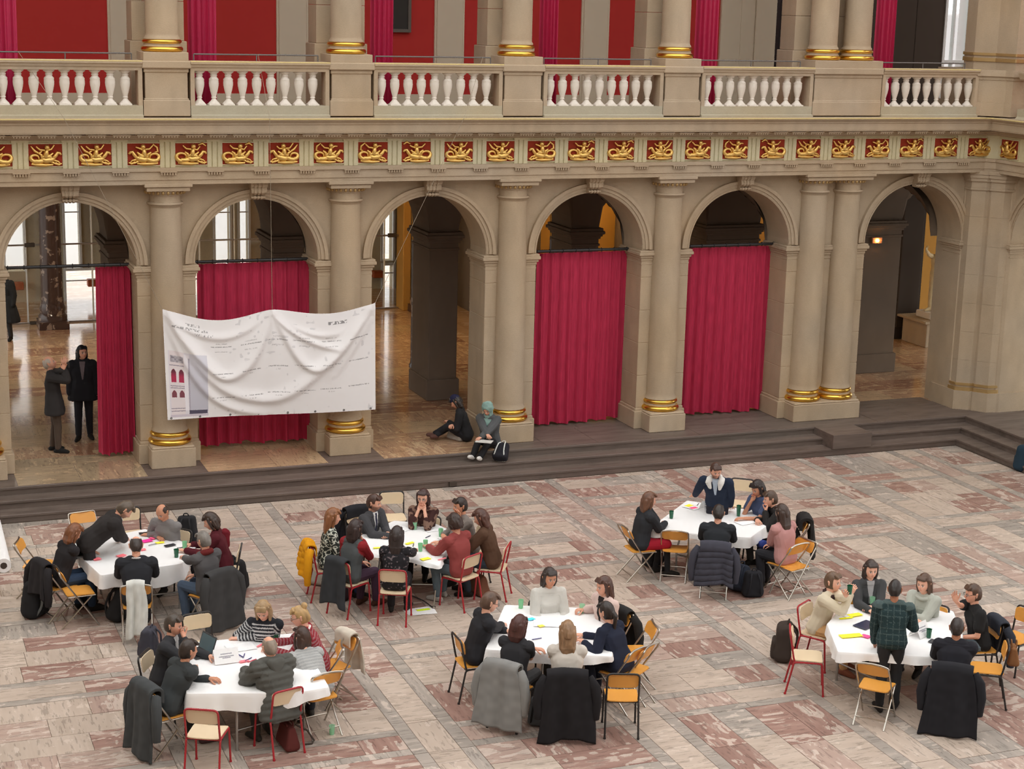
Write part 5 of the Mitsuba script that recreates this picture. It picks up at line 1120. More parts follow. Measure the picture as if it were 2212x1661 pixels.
    v = tm.vertices; ns = meshkit.fbm(v*9+head[0], 3, 1); tm.vertices = v+tm.vertex_normals*((ns-.5)*(.016 if not puffer else .008))[:, None]
    if puffer: ax = (tm.vertices-Hc) @ t; tm.vertices = tm.vertices+tm.vertex_normals*(puffer*(np.abs(np.sin(ax*PI/.075))**.6-.6))[:, None]
    col = np.tile(tc, (len(tm.vertices), 1))*(.88+.24*ns)[:, None]
    if pat:
        segs = [(Hc-t*.1, N)] + [(sh[i], el[i]) for i in (0, 1)] + [(el[i], wr[i]) for i in (0, 1)]; best = np.full(len(col), 9.); par = np.zeros(len(col)); which = np.zeros(len(col), int)
        for j, (a, b) in enumerate(segs):
            ab = b-a; L_ = np.linalg.norm(ab); u_ = np.clip(((tm.vertices-a) @ ab)/L_**2, 0, 1); dist = np.linalg.norm(tm.vertices-a-u_[:, None]*ab, axis=1)-(.08 if j == 0 else 0); m_ = dist < best; best[m_] = dist[m_]; par[m_] = u_[m_]*L_+(.3 if j > 2 else 0); which[m_] = j
        p2 = top[2] if len(top) > 2 else (.7, .7, .7)
        if pat == 'stripe': m_ = (np.sin(par*2*PI/.042) > .15)
        elif pat == 'plaid': sx = (tm.vertices-Hc) @ side; m_ = (np.abs(np.sin(par*PI/.075)) < .14) | (np.abs(np.sin(sx*PI/.075)) < .14)
        elif pat == 'floral': m_ = meshkit.noise(tm.vertices*42, 3) > .74
        elif pat == 'leaf': q_ = meshkit.fbm(tm.vertices*19, 2, 4); m_ = np.abs(q_-.5) < .055
        elif pat == 'camo': q_ = meshkit.fbm(tm.vertices*15, 2, 4); m_ = q_ > .53
        elif pat == 'sleeves': m_ = which > 0
        elif pat == 'sideline': m_ = np.abs((tm.vertices-Hc) @ side) < -.1
        col[m_] = p2
    put('top', tm, 'mat_cloth', True, parent=k, color=col)
    tors_only = None
    if jacket is not None:                                                         # shirt showing in the V of a jacket
        wedge = trimesh.convex.convex_hull(np.array([N+t*.03+f*a+side*b for a in (.0, .4) for b in (.055, -.055)] + [wai+t*(.02)+f*a+side*b for a in (.0, .4) for b in (.012, -.012)]))
        sm_ = m3.Manifold.batch_boolean([bones(torso(iw+.006, low=0)), mani(wedge)], m3.OpType.Intersect)
        put('shirt', soft(sm_, .02, 2), 'mat_cloth', True, parent=k, color=solid(soft(sm_, .02, 2), jacket))
        if tie is not None:
            wd = trimesh.convex.convex_hull(np.array([N+t*.02+f*a+side*b for a in (.0, .4) for b in (.02, -.02)] + [wai+t*(.04)+f*a+side*b for a in (.0, .4) for b in (.022, -.022)])); sm_ = m3.Manifold.batch_boolean([bones(torso(iw+.011)), mani(wd)], m3.OpType.Intersect); q_ = soft(sm_, .03, 1); put('tie', q_, 'mat_cloth', True, parent=k, color=solid(q_, tie))
    for nm, ec, r in extra:
        ringp = [N-t*.01+f*(.075*math.cos(a)+.012)*s+side*.085*math.sin(a)*s-up*.03*math.cos(a) for a in np.linspace(0, 2*PI, 20, endpoint=False)]
        if nm in ('scarf', 'collar', 'hood'):
            m = tube(np.array(ringp)+(up*.015 if nm != 'hood' else up*0), r, 10, closed=True); m.vertices = m.vertices+m.vertex_normals*((meshkit.noise(m.vertices*30, 2)-.5)*.015)[:, None]; cput(nm, m, ec, k)
            if nm == 'hood': m = blob(sph([(N-f*.09*s+side*.06+up*.02, .06), (N-f*.09*s-side*.06+up*.02, .06), (N-f*.13*s-up*.10, .05)]), .03, 3, .012, 12, 3); cput('hood_back', m, ec, k)
        elif nm == 'fleece':
            for q in (1, -1): m = tube([N+side*q*.05-f*.06+up*.03, N+side*q*.095+f*.03+up*.012, N+side*q*.10+f*.10-up*.03, che+side*q*.075+f*.13*s], [.045, .055, .05, .025], 10); m.vertices = m.vertices+m.vertex_normals*((meshkit.noise(m.vertices*45, 2)-.5)*.02)[:, None]; cput('fleece_collar', m, ec, k)
        elif nm == 'drape': m = blob(bones([[(HP(-.01, 0, .035), .108*hs), (HP(-.02, 0, .0), .10*hs)], [(HP(-.02, 0, -.02), .095), (N+up*.0, .085)], [(N+side*.07-up*.02, .07), (N-side*.07-up*.02, .07), (che+f*.09+t*.02, .06)]])-mani(trimesh.convex.convex_hull(np.array([HP(x_, y_, z_) for x_ in (.06, .3) for y_, z_ in ((.05, .04), (-.05, .04), (.042, -.09), (-.042, -.09), (0, .075))]))), .02, 4, .012, 16, 3); cput('headscarf', m, np.array(ec)*(.7+.6*meshkit.fbm(m.vertices*18, 3, 2))[:, None], k)
        elif nm == 'cap': m = soft(mani(trimesh.Trimesh(H+((HEAD_R*1.14+V3(-.008, 0, .012))*hs) @ RH.T, _ico.faces, process=False))-mani(trimesh.Trimesh(H+(bx(-.4, .4, -.3, .3, -.4, .045).vertices*hs) @ RH.T, bx(-.4, .4, -.3, .3, -.4, .045).faces, process=False)), .02, 4); cput('cap', m, ec, k)
    # legs
    lo = .014
    if skirt:
        lb = [[(hip[0], .095*s), (hip[1], .095*s), (kn[0], .08), (kn[1], .08)]]; m = soft(bones(lb), .03, 5); cput('skirt', m, legs, k)
        q_ = soft(bones([[(kn[i], .056), (an[i], .042)] for i in (0, 1)]), .03, 3); cput('tights', q_, (.02, .02, .022), k)
    else:
        lb = [[(hip[0], .088*s+lo), (hip[1], .088*s+lo), (pel, .095*s+lo*.5)]]
        for i in (0, 1): lb += [[(hip[i], .080*s+lo), (kn[i], .056*s+lo)], [(kn[i], .056*s+lo), (an[i]+up*.03, .042*s+lo)]]
        m = soft(bones(lb), .028, 6); ns = meshkit.fbm(m.vertices*10, 3, 2); m.vertices = m.vertices+m.vertex_normals*((ns-.5)*.014)[:, None]; put('trousers', m, 'mat_cloth', True, parent=k, color=np.array(legs)*(.85+.3*ns)[:, None])
    for i in (0, 1):
        dirt = unit((toe[i]-an[i])*[1, 1, 0]); gz = min(an[i][2]-.07, toe[i][2]-.03) if pose != 'floor' else an[i][2]-.05
        if pose == 'floor': m = blob(sph([(an[i], .045), (toe[i], .036), ((an[i]+toe[i])/2, .042)]), .03, 2)
        else: m = blob(sph([(V3(*(an[i]-dirt*.05)[:2], base+.04), .036), (V3(*(an[i])[:2], base+.075), .045), (V3(*toe[i][:2], base+.032), .03), (V3(*(toe[i]-dirt*.05)[:2], base+.04), .038)])-mani(bx(-60, 60, -60, 60, base-1, base+.001)), .03, 2)
        cput('shoe', m, shoe, k)
    PEOPLE.append((label, Hc, f)); return dict(hip=Hc, f=f, side=side, H=H, N=N, wr=wr, key=k)
def seat_chair(kind, P, lab, back=.02):
    h = math.atan2(P['f'][1], P['f'][0]); c = P['hip'][:2]-P['f'][:2]*(-.03+back); return chair(kind, c[0], c[1], h, lab)
# ================================================================ the groups at the tables
BLK, NAVY, GREY, DKG, BRN, AUB, BLD, BURG = (.022, .02, .022), (.02, .024, .04), (.16, .155, .16), (.05, .05, .052), (.075, .042, .026), (.17, .062, .025), (.38, .24, .11), (.07, .022, .018)
HBLK, HBRN, HDK, HGRY = (.018, .014, .013), (.085, .045, .026), (.04, .024, .018), (.17, .155, .14)
JEAN = (.07, .10, .15)
def sitter(n, label, head, ck=None, clab=None, back=.02, **kw):
    kw.setdefault('target', TC[n]); p = person(label, head, **kw)
    p['chair'] = seat_chair(ck, p, clab, back) if ck else None
    return p
# ---- table 1, far left
p = sitter(1, 'auburn-haired woman in a black top writing at the far left table', (159, 1151), 'fold', 'folding chair under the auburn-haired woman with the black coat', lean=.38, nod=.6, arms=((192, 1194, .78), (164, 1189, .78)), hair=('bob', AUB), top=(BLK,), legs=(.03, .05, .09), turn=.15)
coat(p['chair'], BLK, 'black coat hung over the chair of the auburn-haired woman', w=.44, z0=.42, seed=1)
P1b = person('man in a dark suit bending far over the far left table', (270, 1101), target=(.2, -5.6), pose='stand', lean=.88, nod=.95, male=True, arms=((258, 1168, .775), (276, 1176, .775)), hair=('short', (.10, .075, .055)), top=((.028, .025, .025), .045), legs=(.025, .024, .025), beard=.55, beardcol=(.16, .10, .07), jacket=(.6, .6, .6), s=1.03)
sitter(1, 'balding man in a grey sweater at the far side of the far left table', (351, 1106), 'beige', 'school chair under the balding man in the grey sweater', lean=.30, nod=.55, male=True, arms=((322, 1155, .78), (341, 1160, .78)), hair=('bald', (.05, .035, .028)), top=((.20, .19, .19),), legs=(.04, .04, .05), skin=1)
sitter(1, 'woman with a short dark bob and dark red top, far left table', (456, 1126), 'beige', 'school chair under the woman in the dark red top', lean=.28, nod=.5, arms=('table', (415, 1176, .78)), hair=('bob', HDK, .08), top=((.075, .012, .018),), legs=BLK)
p = sitter(1, 'grey-haired man with a dark red scarf holding a dark green cup', (440, 1168), 'fold', 'folding chair under the grey-haired man and his long coat', lean=.10, nod=.35, male=True, arms=((388, 1203, .80), 'lap'), hair=('short', HGRY), top=((.085, .082, .085),), legs=JEAN, extra=(('scarf', (.13, .02, .02), .042),), glasses=1, curl=.7)
coat(p['chair'], (.045, .045, .046), 'long dark grey coat on the chair of the grey-haired man', w=.52, z0=.06, flare=.38, seed=2)
p = sitter(1, 'bald man in a dark suit seen from behind at the far left table', (294, 1179), 'fold', 'folding chair under the bald man in the dark suit, hung with a white coat', lean=.32, nod=.45, male=True, arms=('table', 'table'), hair=('bald', (.035, .025, .022)), top=((.024, .025, .03), .024), legs=(.025, .026, .032), s=1.04, extra=(('collar', (.6, .6, .6), .012),))
coat(p['chair'], (.55, .56, .53), 'white and grey coat on the chair of the bald man', w=.26, z0=.14, flare=.0, seed=3, sleeves=False)
chair_px('fold', 80, 1220, TC[1], 'empty folding chair standing apart at the left edge, behind the auburn-haired woman', off=.2)
chair_px('fold', 190, 1166, TC[1], 'folding chair behind the bending man in the dark suit', off=-.1); chair_px('beige', 281, 1155, TC[1], 'school chair between the bending man and the man in the grey sweater', off=.1)
chair_px('fold', 168, 1278, TC[1], 'empty folding chair at the near left corner of the far left table', off=-.5)
backpack(78, 1330, 2.4, 'black and grey backpack on the floor nearest the left edge', (.02, .02, .022), 1.25, acc=(.13, .14, .14)); backpack(247, 1338, -.4, 'black bag slumped on the floor below the far left table', (.02, .02, .021), 1.1, lie=.35)
backpack(512, 1272, .3, 'black backpack hanging at the right of the woman in the dark red top', (.022, .022, .024), 1.1); backpack(404, 1172, 1.2, 'black backpack on the chair behind the man in the grey sweater', (.025, .025, .028), 1.0, z=.46)
cput('red_coat', blob(sph([((atz(486, 1165, .75)+V3(0, 0, q)), .07) for q in (-.1, .1)] + [((atz(482, 1180, .62)), .06)]), .03, 3, .02), (.15, .014, .022), label='red coat over the chair back behind the woman in the dark red top', cat='coat')
# ---- table 2, group of eight
p = sitter(2, 'woman with long auburn hair in a black and white leaf-print top', (719, 1117), 'red', 'red school chair under the woman in the leaf-print top', lean=.15, nod=.2, arms=('lap', 'lap'), hair=('long', (.21, .085, .035), .22), top=((.03, .035, .03), .016, (.62, .64, .56)), pat='leaf', legs=(.04, .06, .13), turn=-.1)
coat(p['chair'], (.62, .27, .01), 'orange quilted jacket hung over the chair at the left of the table of eight', w=.40, z0=.44, quilt=.02, seed=4, name='jacket')
p = sitter(2, 'bearded man in a dark grey suit with white shirt and tie', (808, 1086), 'beige', 'school chair with beige back behind the man with the tie', lean=.22, nod=.2, look=.3, male=True, arms=('cross', 'table'), hair=('short', (.06, .028, .02)), top=((.055, .055, .06), .022), jacket=(.6, .6, .6), tie=(.035, .035, .06), beard=.7, beardcol=(.09, .045, .03), legs=DKG)
chair_px('beige', 784, 1158, TC[2], 'school chair under the black coat, left of the man with the tie'); coat(CHAIRS[-1] + (math.atan2(TC[2][1]-CHAIRS[-1][1], TC[2][0]-CHAIRS[-1][0]),), (.018, .018, .022), 'black coat hung over the chair next to the man with the tie', w=.44, z0=.30, seed=5)
chair_px('beige', 849, 1118, TC[2], 'empty school chair between the man with the tie and the woman with glasses')
sitter(2, 'woman with glasses in a brown patterned blouse, chin on both hands', (914, 1075), 'beige', 'school chair under the woman with glasses resting her chin on her hands', lean=.20, nod=.1, arms=('chin', 'chin'), hair=('bob', (.045, .02, .018)), top=((.05, .022, .02), .016, (.20, .12, .09)), pat='camo', glasses=1, legs=BLK, skin=2, sleeve='34')
sitter(2, 'young dark-haired man in grey resting his face on one hand', (994, 1093), 'beige', 'school chair under the young man resting his face on his hand', lean=.30, nod=.15, male=True, arms=('cheek', 'cross'), hair=('short', (.025, .015, .012)), top=((.18, .155, .14),), legs=DKG, skin=1)
sitter(2, 'woman with long brown hair in a brown leather jacket', (1039, 1118), 'red', 'red school chair under the woman in the brown leather jacket', lean=.28, nod=.5, arms=('table', 'table'), hair=('long', (.075, .03, .02), .16), top=((.085, .045, .028), .024), legs=(.035, .045, .06))
p = sitter(2, 'curly-haired person in a red sweater and jeans', (982, 1131), 'red', 'red school chair under the curly-haired person in the red sweater', lean=.22, nod=.3, arms=('table', 'table'), hair=('curly', (.035, .018, .014)), top=((.25, .055, .052), .022), legs=(.12, .16, .19), shoe=(.42, .40, .37), male=True)
sitter(2, 'dark-haired woman in a black floral blouse, seen from behind', (857, 1157), 'red', 'red school chair under the woman in the black floral blouse', lean=.16, nod=.3, arms=('table', (900, 1188, .80)), hair=('long', (.028, .019, .018), .20), top=((.02, .019, .022), .016, (.16, .13, .14)), pat='floral', legs=BLK, curl=.7)
p = sitter(2, 'dark-haired woman in a grey vest with red sleeves, hand at chin', (768, 1142), 'red', 'red school chair under the woman with red sleeves', lean=.20, nod=.15, arms=('lap', 'chin'), hair=('bob', (.03, .017, .016), .12), top=((.075, .082, .085), .018, (.24, .02, .025)), pat='sleeves', legs=(.065, .035, .06), shoe=(.07, .03, .02))
coat(p['chair'], (.035, .038, .042), 'dark grey coat hung over the chair of the woman with red sleeves', w=.40, z0=.22, seed=6, sleeves=False)
tote(694, 1262, .8, 'pale grey handbag on the floor at the left of the table of eight', (.42, .40, .35), 1.15); tote(728, 1290, .3, 'dark striped bag on the floor under the coat of the woman with red sleeves', (.05, .03, .035), 1.15, hnd=.06); tote(1033, 1282, .2, 'brown leather bag with two handles on the floor by red chairs', (.17, .075, .045), 1.05, hnd=.2, col2=(.03, .02, .02))
# ---- table 3, back right
sitter(3, 'woman with shoulder-length brown hair in a dark top and red skirt', (1402, 1081), 'fold', 'folding chair under the woman in the red skirt', lean=.22, nod=.15, arms=('cheek', 'cross'), hair=('long', (.13, .06, .035), .12), top=((.028, .03, .035), .026), legs=(.34, .015, .03), skirt=True)
person('bearded man standing in a navy jacket with white shearling collar', (1546, 1017), target=(6.6, -7.2), pose='stand', lean=.52, nod=.35, look=.5, male=True, arms=((1578, 1102, .785), (1492, 1085, .785)), hair=('short', (.055, .026, .018)), top=((.018, .026, .048), .022), jacket=(.40, .47, .56), extra=(('fleece', (.70, .69, .66), 0),), legs=(.022, .022, .03), beard=.75, beardcol=(.06, .03, .022))
chair_px('beige', 1598, 1088, TC[3], 'pale school chair behind the standing man in the shearling collar')
sitter(3, 'woman with curly black hair in a blue blouse, hand at mouth', (1637, 1055), 'beige', 'school chair under the woman in the blue blouse', lean=.25, nod=.45, arms=('table', 'chin'), hair=('wavy', (.02, .013, .012), .14), top=((.065, .085, .16),), sleeve='short', legs=DKG, skin=1)
sitter(3, 'brown-haired man in black bending over the right side of the back right table', (1664, 1078), 'fold', 'folding chair under the man in black at the back right table', lean=.62, nod=.2, male=True, arms=('chin', 'cross'), hair=('short', (.075, .045, .03)), top=((.024, .022, .022), .024), legs=BLK)
chair_px('fold', 1702, 1172, TC[3], 'folding chair with a black coat, right of the woman in the pink sweater'); coat(CHAIRS[-1] + (math.atan2(TC[3][1]-CHAIRS[-1][1], TC[3][0]-CHAIRS[-1][0]),), (.022, .02, .02), 'black padded coat over the chair right of the woman in the pink sweater', w=.40, z0=.30, flare=.0, seed=7, sleeves=False, puff=.05)
sitter(3, 'woman with long dark brown hair in a pink sweater', (1689, 1108), 'fold', 'folding chair under the woman in the pink sweater', lean=.18, nod=.3, arms=((1668, 1150, .83), 'lap'), hair=('long', (.045, .026, .02), .24), top=((.46, .24, .23), .022), legs=(.025, .025, .03), curl=.7)
p = sitter(3, 'dark-haired man in a dark suit with a puffer jacket behind him', (1552, 1109), 'fold', 'folding chair hung with the dark puffer jacket, back right table', lean=.30, nod=.35, male=True, arms=('table', 'table'), hair=('short', (.022, .016, .014)), top=((.026, .029, .034), .02), legs=DKG)
coat(p['chair'], (.05, .05, .066), 'dark blue-grey puffer jacket over a chair of the back right table', w=.50, z0=.28, quilt=.028, puff=.035, seed=8, name='puffer_jacket', flare=.15)
chair_px('fold', 1458, 1186, atz(1484, 1080, .75)[:2], 'empty folding chair at the near left corner of the back right table', off=.05); c = atz(1712, 1222, .45); chair('fold', c[0], c[1], -2.92, 'empty folding chair right of the woman in the pink sweater')
backpack(1410, 1222, 2.0, 'black backpack on the floor beside the empty folding chair of the back right table', (.02, .02, .022), 1.05); backpack(1590, 1280, .6, 'dark blue bag lying under the table end by the puffer jacket', (.025, .03, .045), .95, lie=.5); backpack(1625, 1288, 1.3, 'black rucksack right of the dark blue bag', (.018, .018, .022), .95)
cput('blue_bag', blob(sph([(atz(1652, 1178, z_), .07) for z_ in (.35, .6)] + [(atz(1640, 1172, .5), .06)]), .03, 3, .02), (.02, .035, .16), label='royal blue cloth bag on the lap of the woman in the pink sweater', cat='bag')
# ---- table 4, front left
p = sitter(4, 'man in a dark suit with his hand at his nose', (375, 1350), 'beige', 'beige school chair under the man with his hand at his nose', lean=.25, nod=.15, male=True, arms=('table', 'nose'), hair=('short', (.055, .042, .033)), top=((.035, .036, .04), .024), jacket=(.5, .5, .5), legs=DKG, skin=0)
backpack(322, 1418, 2.6, 'dark blue backpack on the chair behind the man with his hand at his nose', (.05, .05, .065), .9, z=.45)
chair_px('beige', 438, 1396, TC[4], 'empty school chair with beige back beyond the laptop')
p = sitter(4, 'dark-haired man in a dark green-grey jacket leaning on the table', (407, 1405), 'fold', 'folding chair under the man in the dark green-grey jacket', lean=.50, nod=.15, male=True, arms=((450, 1466, .785), (420, 1442, .785)), hair=('short', (.03, .02, .016)), top=((.04, .045, .047), .022), legs=(.035, .036, .036), skin=1, shoe=(.06, .03, .03))
coat(p['chair'], (.055, .06, .063), 'big grey coat over the leftmost chair of the front left table', w=.52, z0=.05, flare=.12, seed=9, puff=.035)
sitter(4, 'woman with long blonde hair in a black and white striped top', (568, 1318), None, lean=.30, nod=.6, arms=((516, 1378, .78), (556, 1373, .80)), hair=('long', (.33, .215, .11), .24), top=((.022, .024, .03), .016, (.52, .53, .54)), pat='stripe', legs=DKG, skin=2, curl=.6)
sitter(4, 'woman with a blonde bun and glasses in a red striped cardigan', (648, 1332), 'fold', 'folding chair under the woman with the blonde bun', target=(-1.4, -9.5), lean=.40, nod=.3, arms=('table', 'table'), hair=('bun', (.42, .27, .12)), top=((.22, .022, .03), .02, (.30, .13, .14)), pat='stripe', legs=DKG, glasses=1, skin=2, extra=(('collar', (.75, .74, .72), .016),))
pst = sitter(4, 'brown-haired woman in a pale grey T-shirt stretching across the table', (651, 1377), 'fold', 'folding chair under the woman stretching across the front left table', target=atz(540, 1335, .75)[:2], lean=.88, nod=-.05, look=.3, arms=((632, 1422, .79), (628, 1430, .79)), hair=('bob', (.05, .025, .018), .13), top=((.38, .385, .38), .016, (.30, .31, .31)), pat='stripe', sleeve='short', legs=(.022, .024, .034), shoe=(.05, .045, .04), glasses=1)
p = sitter(4, 'bald man in an olive grey puffer jacket with a yellow collar', (582, 1398), 'red', 'red school chair under the bald man in the puffer jacket', lean=.34, nod=.3, male=True, arms=('table', 'table'), hair=('bald', (.25, .2, .16)), top=((.088, .088, .08), .05), puffer=.022, legs=(.06, .055, .05), extra=(('collar', (.55, .62, .06), .026), ('hood', (.088, .088, .08), .05)), hem=.10, shoe=(.05, .045, .04))
chair_px('red', 448, 1581, TC[4], 'empty red school chair at the very front, near side of the front left table', off=.12)
chair_px('fold', 716, 1440, TC[4], 'chair behind the woman stretching across the table, under a cream coat'); coat(CHAIRS[-1] + (math.atan2(TC[4][1]-CHAIRS[-1][1], TC[4][0]-CHAIRS[-1][0]),), (.55, .50, .42), 'cream coat hung over a chair of the front left table', w=.34, z0=.34, seed=10, sleeves=False)
tote(622, 1612, .1, 'dark red leather bag under the red chair of the bald man', (.10, .025, .022), 1.0, hnd=.05)
q = atz(660, 1605, .0); put('bag_strap', tube([q+V3(-.12, 0, .25), q+V3(.02, 0, .16), q+V3(.10, -.02, .03), q+V3(.06, -.06, .012), q+V3(-.04, -.05, .012)], .012, 6), 'mat_brown', True, label='long dark strap of the red leather bag looping on the floor', cat='strap')
cput('orange_cup', revolve([(0, 0), (.03, 0), (.042, .10), (0, .10)], 16).apply_translation([pst['chair'][0]-.12*math.cos(pst['chair'][2])-.14*math.sin(pst['chair'][2]), pst['chair'][1]-.12*math.sin(pst['chair'][2])+.14*math.cos(pst['chair'][2]), .466]), (.62, .26, .02), mat='mat_gloss', smooth=40, label='orange cup on a folding chair seat by the front left table', cat='cup')
# ---- table 5, front centre
sitter(5, 'man with glasses in a black suit, white shirt and black tie', (1058, 1301), 'black', 'black-framed school chair under the man in the black suit', lean=.30, nod=.35, male=True, arms=((1092, 1362, .785), (1086, 1351, .785)), hair=('short', (.11, .065, .045)), top=((.024, .024, .028), .024), jacket=(.68, .68, .68), tie=(.02, .02, .025), legs=(.022, .022, .025), glasses=1, skin=2, s=1.04)
sitter(5, 'woman with dark wavy bob in a white V-neck sweater', (1187, 1248), 'black', 'black-framed school chair under the woman in the white sweater', lean=.10, nod=.15, look=.2, arms=('lap', 'lap'), hair=('bob', (.03, .019, .016), .10), top=((.56, .55, .51), .02), legs=DKG, skin=1)
p = sitter(5, 'smiling woman with brown hair in a pale pink blazer', (1305, 1266), 'fold', 'folding chair under the woman in the pink blazer', lean=.12, nod=.15, look=-.1, arms=('lap', (1262, 1316, .81)), hair=('long', (.075, .035, .025), .15), top=((.60, .46, .42), .02), jacket=(.022, .018, .018), legs=BLK, curl=.7)
coat(p['chair'], (.022, .022, .022), 'black coat hung over the chair of the woman in the pink blazer', w=.42, z0=.25, seed=11)
sitter(5, 'woman with a dark ponytail in a navy sweater reaching forward', (1310, 1322), 'fold', 'folding chair under the woman in the navy sweater', lean=.42, nod=.25, arms=((1262, 1388, .80), (1262, 1372, .79)), hair=('pony', (.025, .018, .016)), top=((.018, .022, .04), .018), legs=(.02, .024, .04))
p = sitter(5, 'woman with straight burgundy-brown hair in a black top, from behind', (1121, 1352), 'black', 'chair under the woman with burgundy-brown hair, hung with a grey wool coat', lean=.20, nod=.4, arms=('cross', 'cross'), hair=('long', (.065, .022, .018), .13), top=((.03, .03, .034),), sleeve='short', legs=DKG)
coat(p['chair'], (.21, .21, .205), 'grey wool coat hung over a chair of the front centre table', w=.50, z0=.10, flare=.34, seed=12, puff=.03)
p = sitter(5, 'woman with long curly light brown hair in a cream blouse', (1226, 1366), 'black', 'chair under the woman with curly light brown hair, hung with a long black coat', lean=.20, nod=.35, arms=('cross', 'cross'), hair=('wavy', (.24, .14, .075), .24), top=((.55, .51, .46), .02), legs=BLK)
coat(p['chair'], (.017, .016, .018), 'long black coat hung over a chair of the front centre table', w=.54, z0=.05, flare=.26, seed=13, puff=.03)
chair_px('black', 1342, 1502, TC[5], 'empty black-framed school chair with orange seat, front centre table', off=-.45)
chair_px('fold', 1368, 1408, TC[5], 'folding chair right of the woman in the navy sweater', off=.1); chair_px('fold', 1362, 1446, TC[5], 'second folding chair beside the navy sweater, nearest the empty black chair', off=.0)
backpack(1165, 1566, 1.0, 'grey rucksack on the floor between the grey and the black coat', (.10, .105, .11), .85, acc=(.02, .02, .02))
# ---- table 6, front right
p = sitter(6, 'woman in a cream sweater and tan trousers raising a dark cup', (1799, 1257), 'red', 'red school chair under the woman in the cream sweater', lean=.28, nod=.05, arms=((1826, 1290, 1.13), (1838, 1283, 1.10)), hair=('braid', (.12, .07, .042)), top=((.60, .53, .40), .022), legs=(.50, .29, .13), shoe=(.2, .07, .04), skin=2, curl=.8, extra=(('scarf', (.05, .03, .028), .03),))
q = p['wr'][0]+V3(.03, -.06, .06); cup((q[0], q[1], q[2]), None, 'dark green cup in the raised hand of the woman in the cream sweater', dark=True)
sitter(6, 'smiling woman with dark hair in a charcoal cardigan', (1881, 1231), 'black', 'school chair under the woman in the charcoal cardigan', lean=.15, nod=.1, arms=('cross', 'table'), hair=('bob', (.04, .024, .019), .10), top=((.055, .057, .06), .018), jacket=(.35, .35, .36), legs=DKG, skin=2)
person('man in a dark green plaid shirt standing with his back turned', (1933, 1274), target=(7.6, -10.6), pose='stand', lean=.16, nod=.35, look=-.15, male=True, s=.97, arms=((1888, 1393, .79), (.27, -.10, .24, 0)), hair=('crop', (.018, .013, .012)), top=((.022, .042, .046), .018, (.07, .10, .10)), pat='plaid', legs=(.026, .026, .028), skin=3, shoe=(.02, .018, .018))
sitter(6, 'smiling woman with brown bob in a pale grey hooded top', (1996, 1261), 'black', 'school chair under the woman in the pale hooded top', lean=.28, nod=.1, arms=('cross', 'cross'), hair=('bob', (.085, .045, .028), .12), top=((.42, .44, .39), .022), legs=DKG, skin=2, extra=(('collar', (.44, .46, .41), .026),))
p = sitter(6, 'man with glasses in a black T-shirt with one hand raised', (2102, 1283), 'black', 'orange school chair under the man in the black T-shirt', lean=.24, nod=.1, male=True, arms=('lap', (2066, 1300, 1.17)), hair=('short', (.075, .042, .027)), top=((.02, .02, .021), .02), sleeve='short', legs=(.13, .17, .20), glasses=1, skin=0, curl=.15)
coat(p['chair'], (.03, .034, .045), 'dark blue jacket hung over the chair of the man in the black T-shirt', w=.44, z0=.35, seed=14, name='jacket')
p = sitter(6, 'short-haired person in black seen from behind, front right table', (2067, 1357), 'fold', 'folding chair under the short-haired person in black, covered by a long black coat', lean=.34, nod=.3, target=atz(2078, 1240, .75)[:2], male=True, arms=('table', 'cross'), hair=('crop', (.025, .017, .015)), top=((.02, .02, .026), .024), legs=BLK, skin=3)
coat(p['chair'], (.018, .018, .022), 'long black coat reaching the floor over a front right table chair', w=.54, z0=.03, flare=.30, seed=15, puff=.035)
chair_px('red', 1743, 1418, (7.3, -11.6), 'empty red school chair with beige seat, front right table', off=-.25)
chair_px('fold', 1893, 1482, TC[6], 'empty folding chair with orange seat behind the man in the plaid shirt', off=-.1)
c = chair_px('black', 2132, 1445, TC[6], 'empty black-framed orange chair with the brown bag hung on it', off=.25)
tote(0, 0, c[2], 'brown leather bag hung on the back of the orange chair at the right edge', (.19, .085, .035), .8, hnd=.12, xy=(c[0]-.30*math.cos(c[2]), c[1]-.30*math.sin(c[2])), z=.56)
chair_px('black', 2195, 1378, TC[6], 'black-framed chair with orange seat cut by the right edge of the photo', off=.3)
backpack(1690, 1424, 2.6, 'dark brown backpack on the floor behind the red chairs of the front right table', (.045, .033, .028), 1.2)
# ---- on the steps and in the arcade
pman = person('balding man in a dark coat holding up a camera under the arch', (104, 792), target=(1.2, 1.2), pose='stand', lean=-.06, nod=-.35, male=True, base=ZA, arms=((140, 798, 2.02), (137, 790, 2.05)), hair=('bald', (.42, .36, .30)), top=((.035, .032, .032), .035), legs=(.085, .062, .048), hem=.2, s=1.02, shoe=(.02, .02, .02), at_xy=(-1.83, 1.68), heading=-.15)
q = (pman['wr'][0]+pman['wr'][1])/2+V3(.09, 0, .05); cput('camera', rbx(-.02, .02, -.07, .07, -.045, .045, .008).apply_translation(list(q)), (.02, .02, .022), mat='mat_gloss', smooth=False, label='small dark camera held up by the balding man in the leftmost arch', cat='camera')
person('woman in a black coat standing beside the gathered red curtain', (190, 772), pose='stand', lean=.0, nod=-.1, look=.5, base=ZA, arms=('side', 'side'), hair=('long', (.015, .014, .016), .14), top=((.018, .018, .022), .04), legs=(.02, .02, .024), hem=.16, jacket=(.16, .13, .14), at_xy=(-1.22, 2.45), heading=-1.7, s=1.02, spread=.16)
person('person in a dark knee-length coat far back at the left edge', (14, 612), pose='stand', lean=0, base=ZA, arms=('side', 'side'), hair=('bun', (.05, .03, .02)), top=((.02, .022, .024), .05), hem=.42, legs=(.05, .05, .05), at_xy=(-1.76, 12.3), heading=-2.2, s=.98)
P = dict(pose='floor')
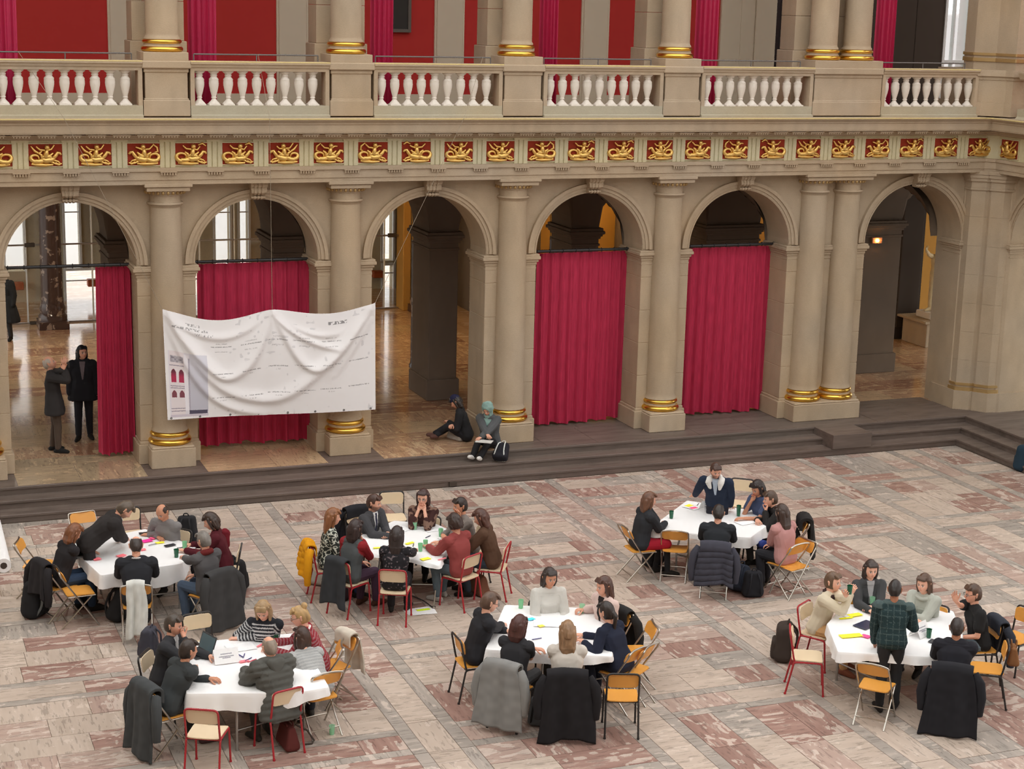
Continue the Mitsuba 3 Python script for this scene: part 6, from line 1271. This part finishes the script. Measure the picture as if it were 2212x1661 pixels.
person('girl in black with a dark blue cap sitting on the arcade floor', (1008, 884), pose='floor', base=ZA, lean=.30, nod=.7, arms=((970, 912, ZA+.36), (978, 918, ZA+.34)), hair=('long', (.022, .017, .015), .12), top=((.02, .02, .022), .026), legs=(.02, .02, .024), extra=(('cap', (.02, .02, .05), 0),), legpose=(((.36, .12, .20), (.60, .02, .0), (.74, .06, .01)), ((.38, -.16, .10), (.56, .12, .0), (.66, .22, .01))), heading=2.75, at_xy=(5.60, .42), shoe=(.10, .05, .04), curl=.7)
p = person('girl in a teal headscarf and grey jacket sitting on the steps', (1056, 905), pose='floor', base=ZA, lean=.22, nod=.6, arms=((1036, 948, ZA+.30), (1058, 952, ZA+.30)), hair=('none', (.02, .02, .02)), top=((.085, .09, .095), .03), legs=(.02, .02, .022), extra=(('drape', (.22, .34, .31), 0),), legpose=(((.34, .10, .08), (.62, .05, -.17), (.76, .07, -.13)), ((.34, -.10, .08), (.60, -.10, -.17), (.74, -.12, -.13))), heading=-2.30, at_xy=(5.86, -.13), shoe=(.7, .69, .66), curl=.6)
sheet(1046, 953, .30, .2, -.6, (.5, .5, .47), 'open notebook on the lap of the girl in the teal headscarf', 'notebook', z=ZA+.27, name='notebook', th=.012)
tote(985, 950, .4, 'pale canvas bag on the floor between the two girls on the steps', (.36, .33, .30), .95, hnd=.05, z=ZA); backpack(1078, 1000, .9, 'black and white backpack lying on the step beside the girl in the teal headscarf', (.02, .02, .026), .85, z=.285, lie=.9, col2=(.6, .62, .6)); 
backpack(2210, 1016, 1.8, 'dark blue backpack cut by the right edge, at the right-hand steps', (.02, .04, .06), 1.2, z=0)
# ---- statue
person('pale stone statue with a raised arm on the pedestal', (2030, 520), pose='stand', base=1.26, lean=0, nod=0, arms=('side', (1990, 530, 3.0)), hair=('none', (.6, .5, .3)), top=((.62, .5, .3), .006), legs=(.62, .5, .3), shoe=(.62, .5, .3), mono=(.62, .5, .3), at_xy=(20.08, 6.35), heading=-2.6, name='statue', s=.98)

# ---- repeats carry their group
GROUPS = {'chair': 'chairs around the paper-covered tables', 'table': 'paper-covered tables in the court', 'tablecloth': 'white paper tablecloths', 'cup': 'cups of the people at the tables', 'note': 'sticky notes on the tables', 'pen': 'pens on the tables', 'balustrade': 'balustrades of the gallery', 'handrail': 'handrails of the gallery', 'threshold': 'thresholds of the arches', 'curtain rod': 'curtain rods of the arches', 'coat': 'coats hung over chairs', 'backpack': 'backpacks of the people', 'sheet of paper': 'sheets of paper on the tables', 'cord': 'cords of the banner', 'lamp': 'lamps of the hall', 'box': 'orange boxes at the entrance'}
for k, d in labels.items():
    c = d.get('category')
    if c in GROUPS: d['group'] = GROUPS[c]
    elif k.startswith('column'): d['group'] = 'columns of the arcade'
    elif k.startswith('gallery_column'): d['group'] = 'columns of the upper gallery'
    elif k.startswith('red_curtain'): d['group'] = 'red curtains of the arcade'
    elif k.startswith('gallery_curtain'): d['group'] = 'pink curtains of the gallery'
    elif k.startswith('inner_pier') and '__' not in k: d['group'] = 'dark piers of the inner row'
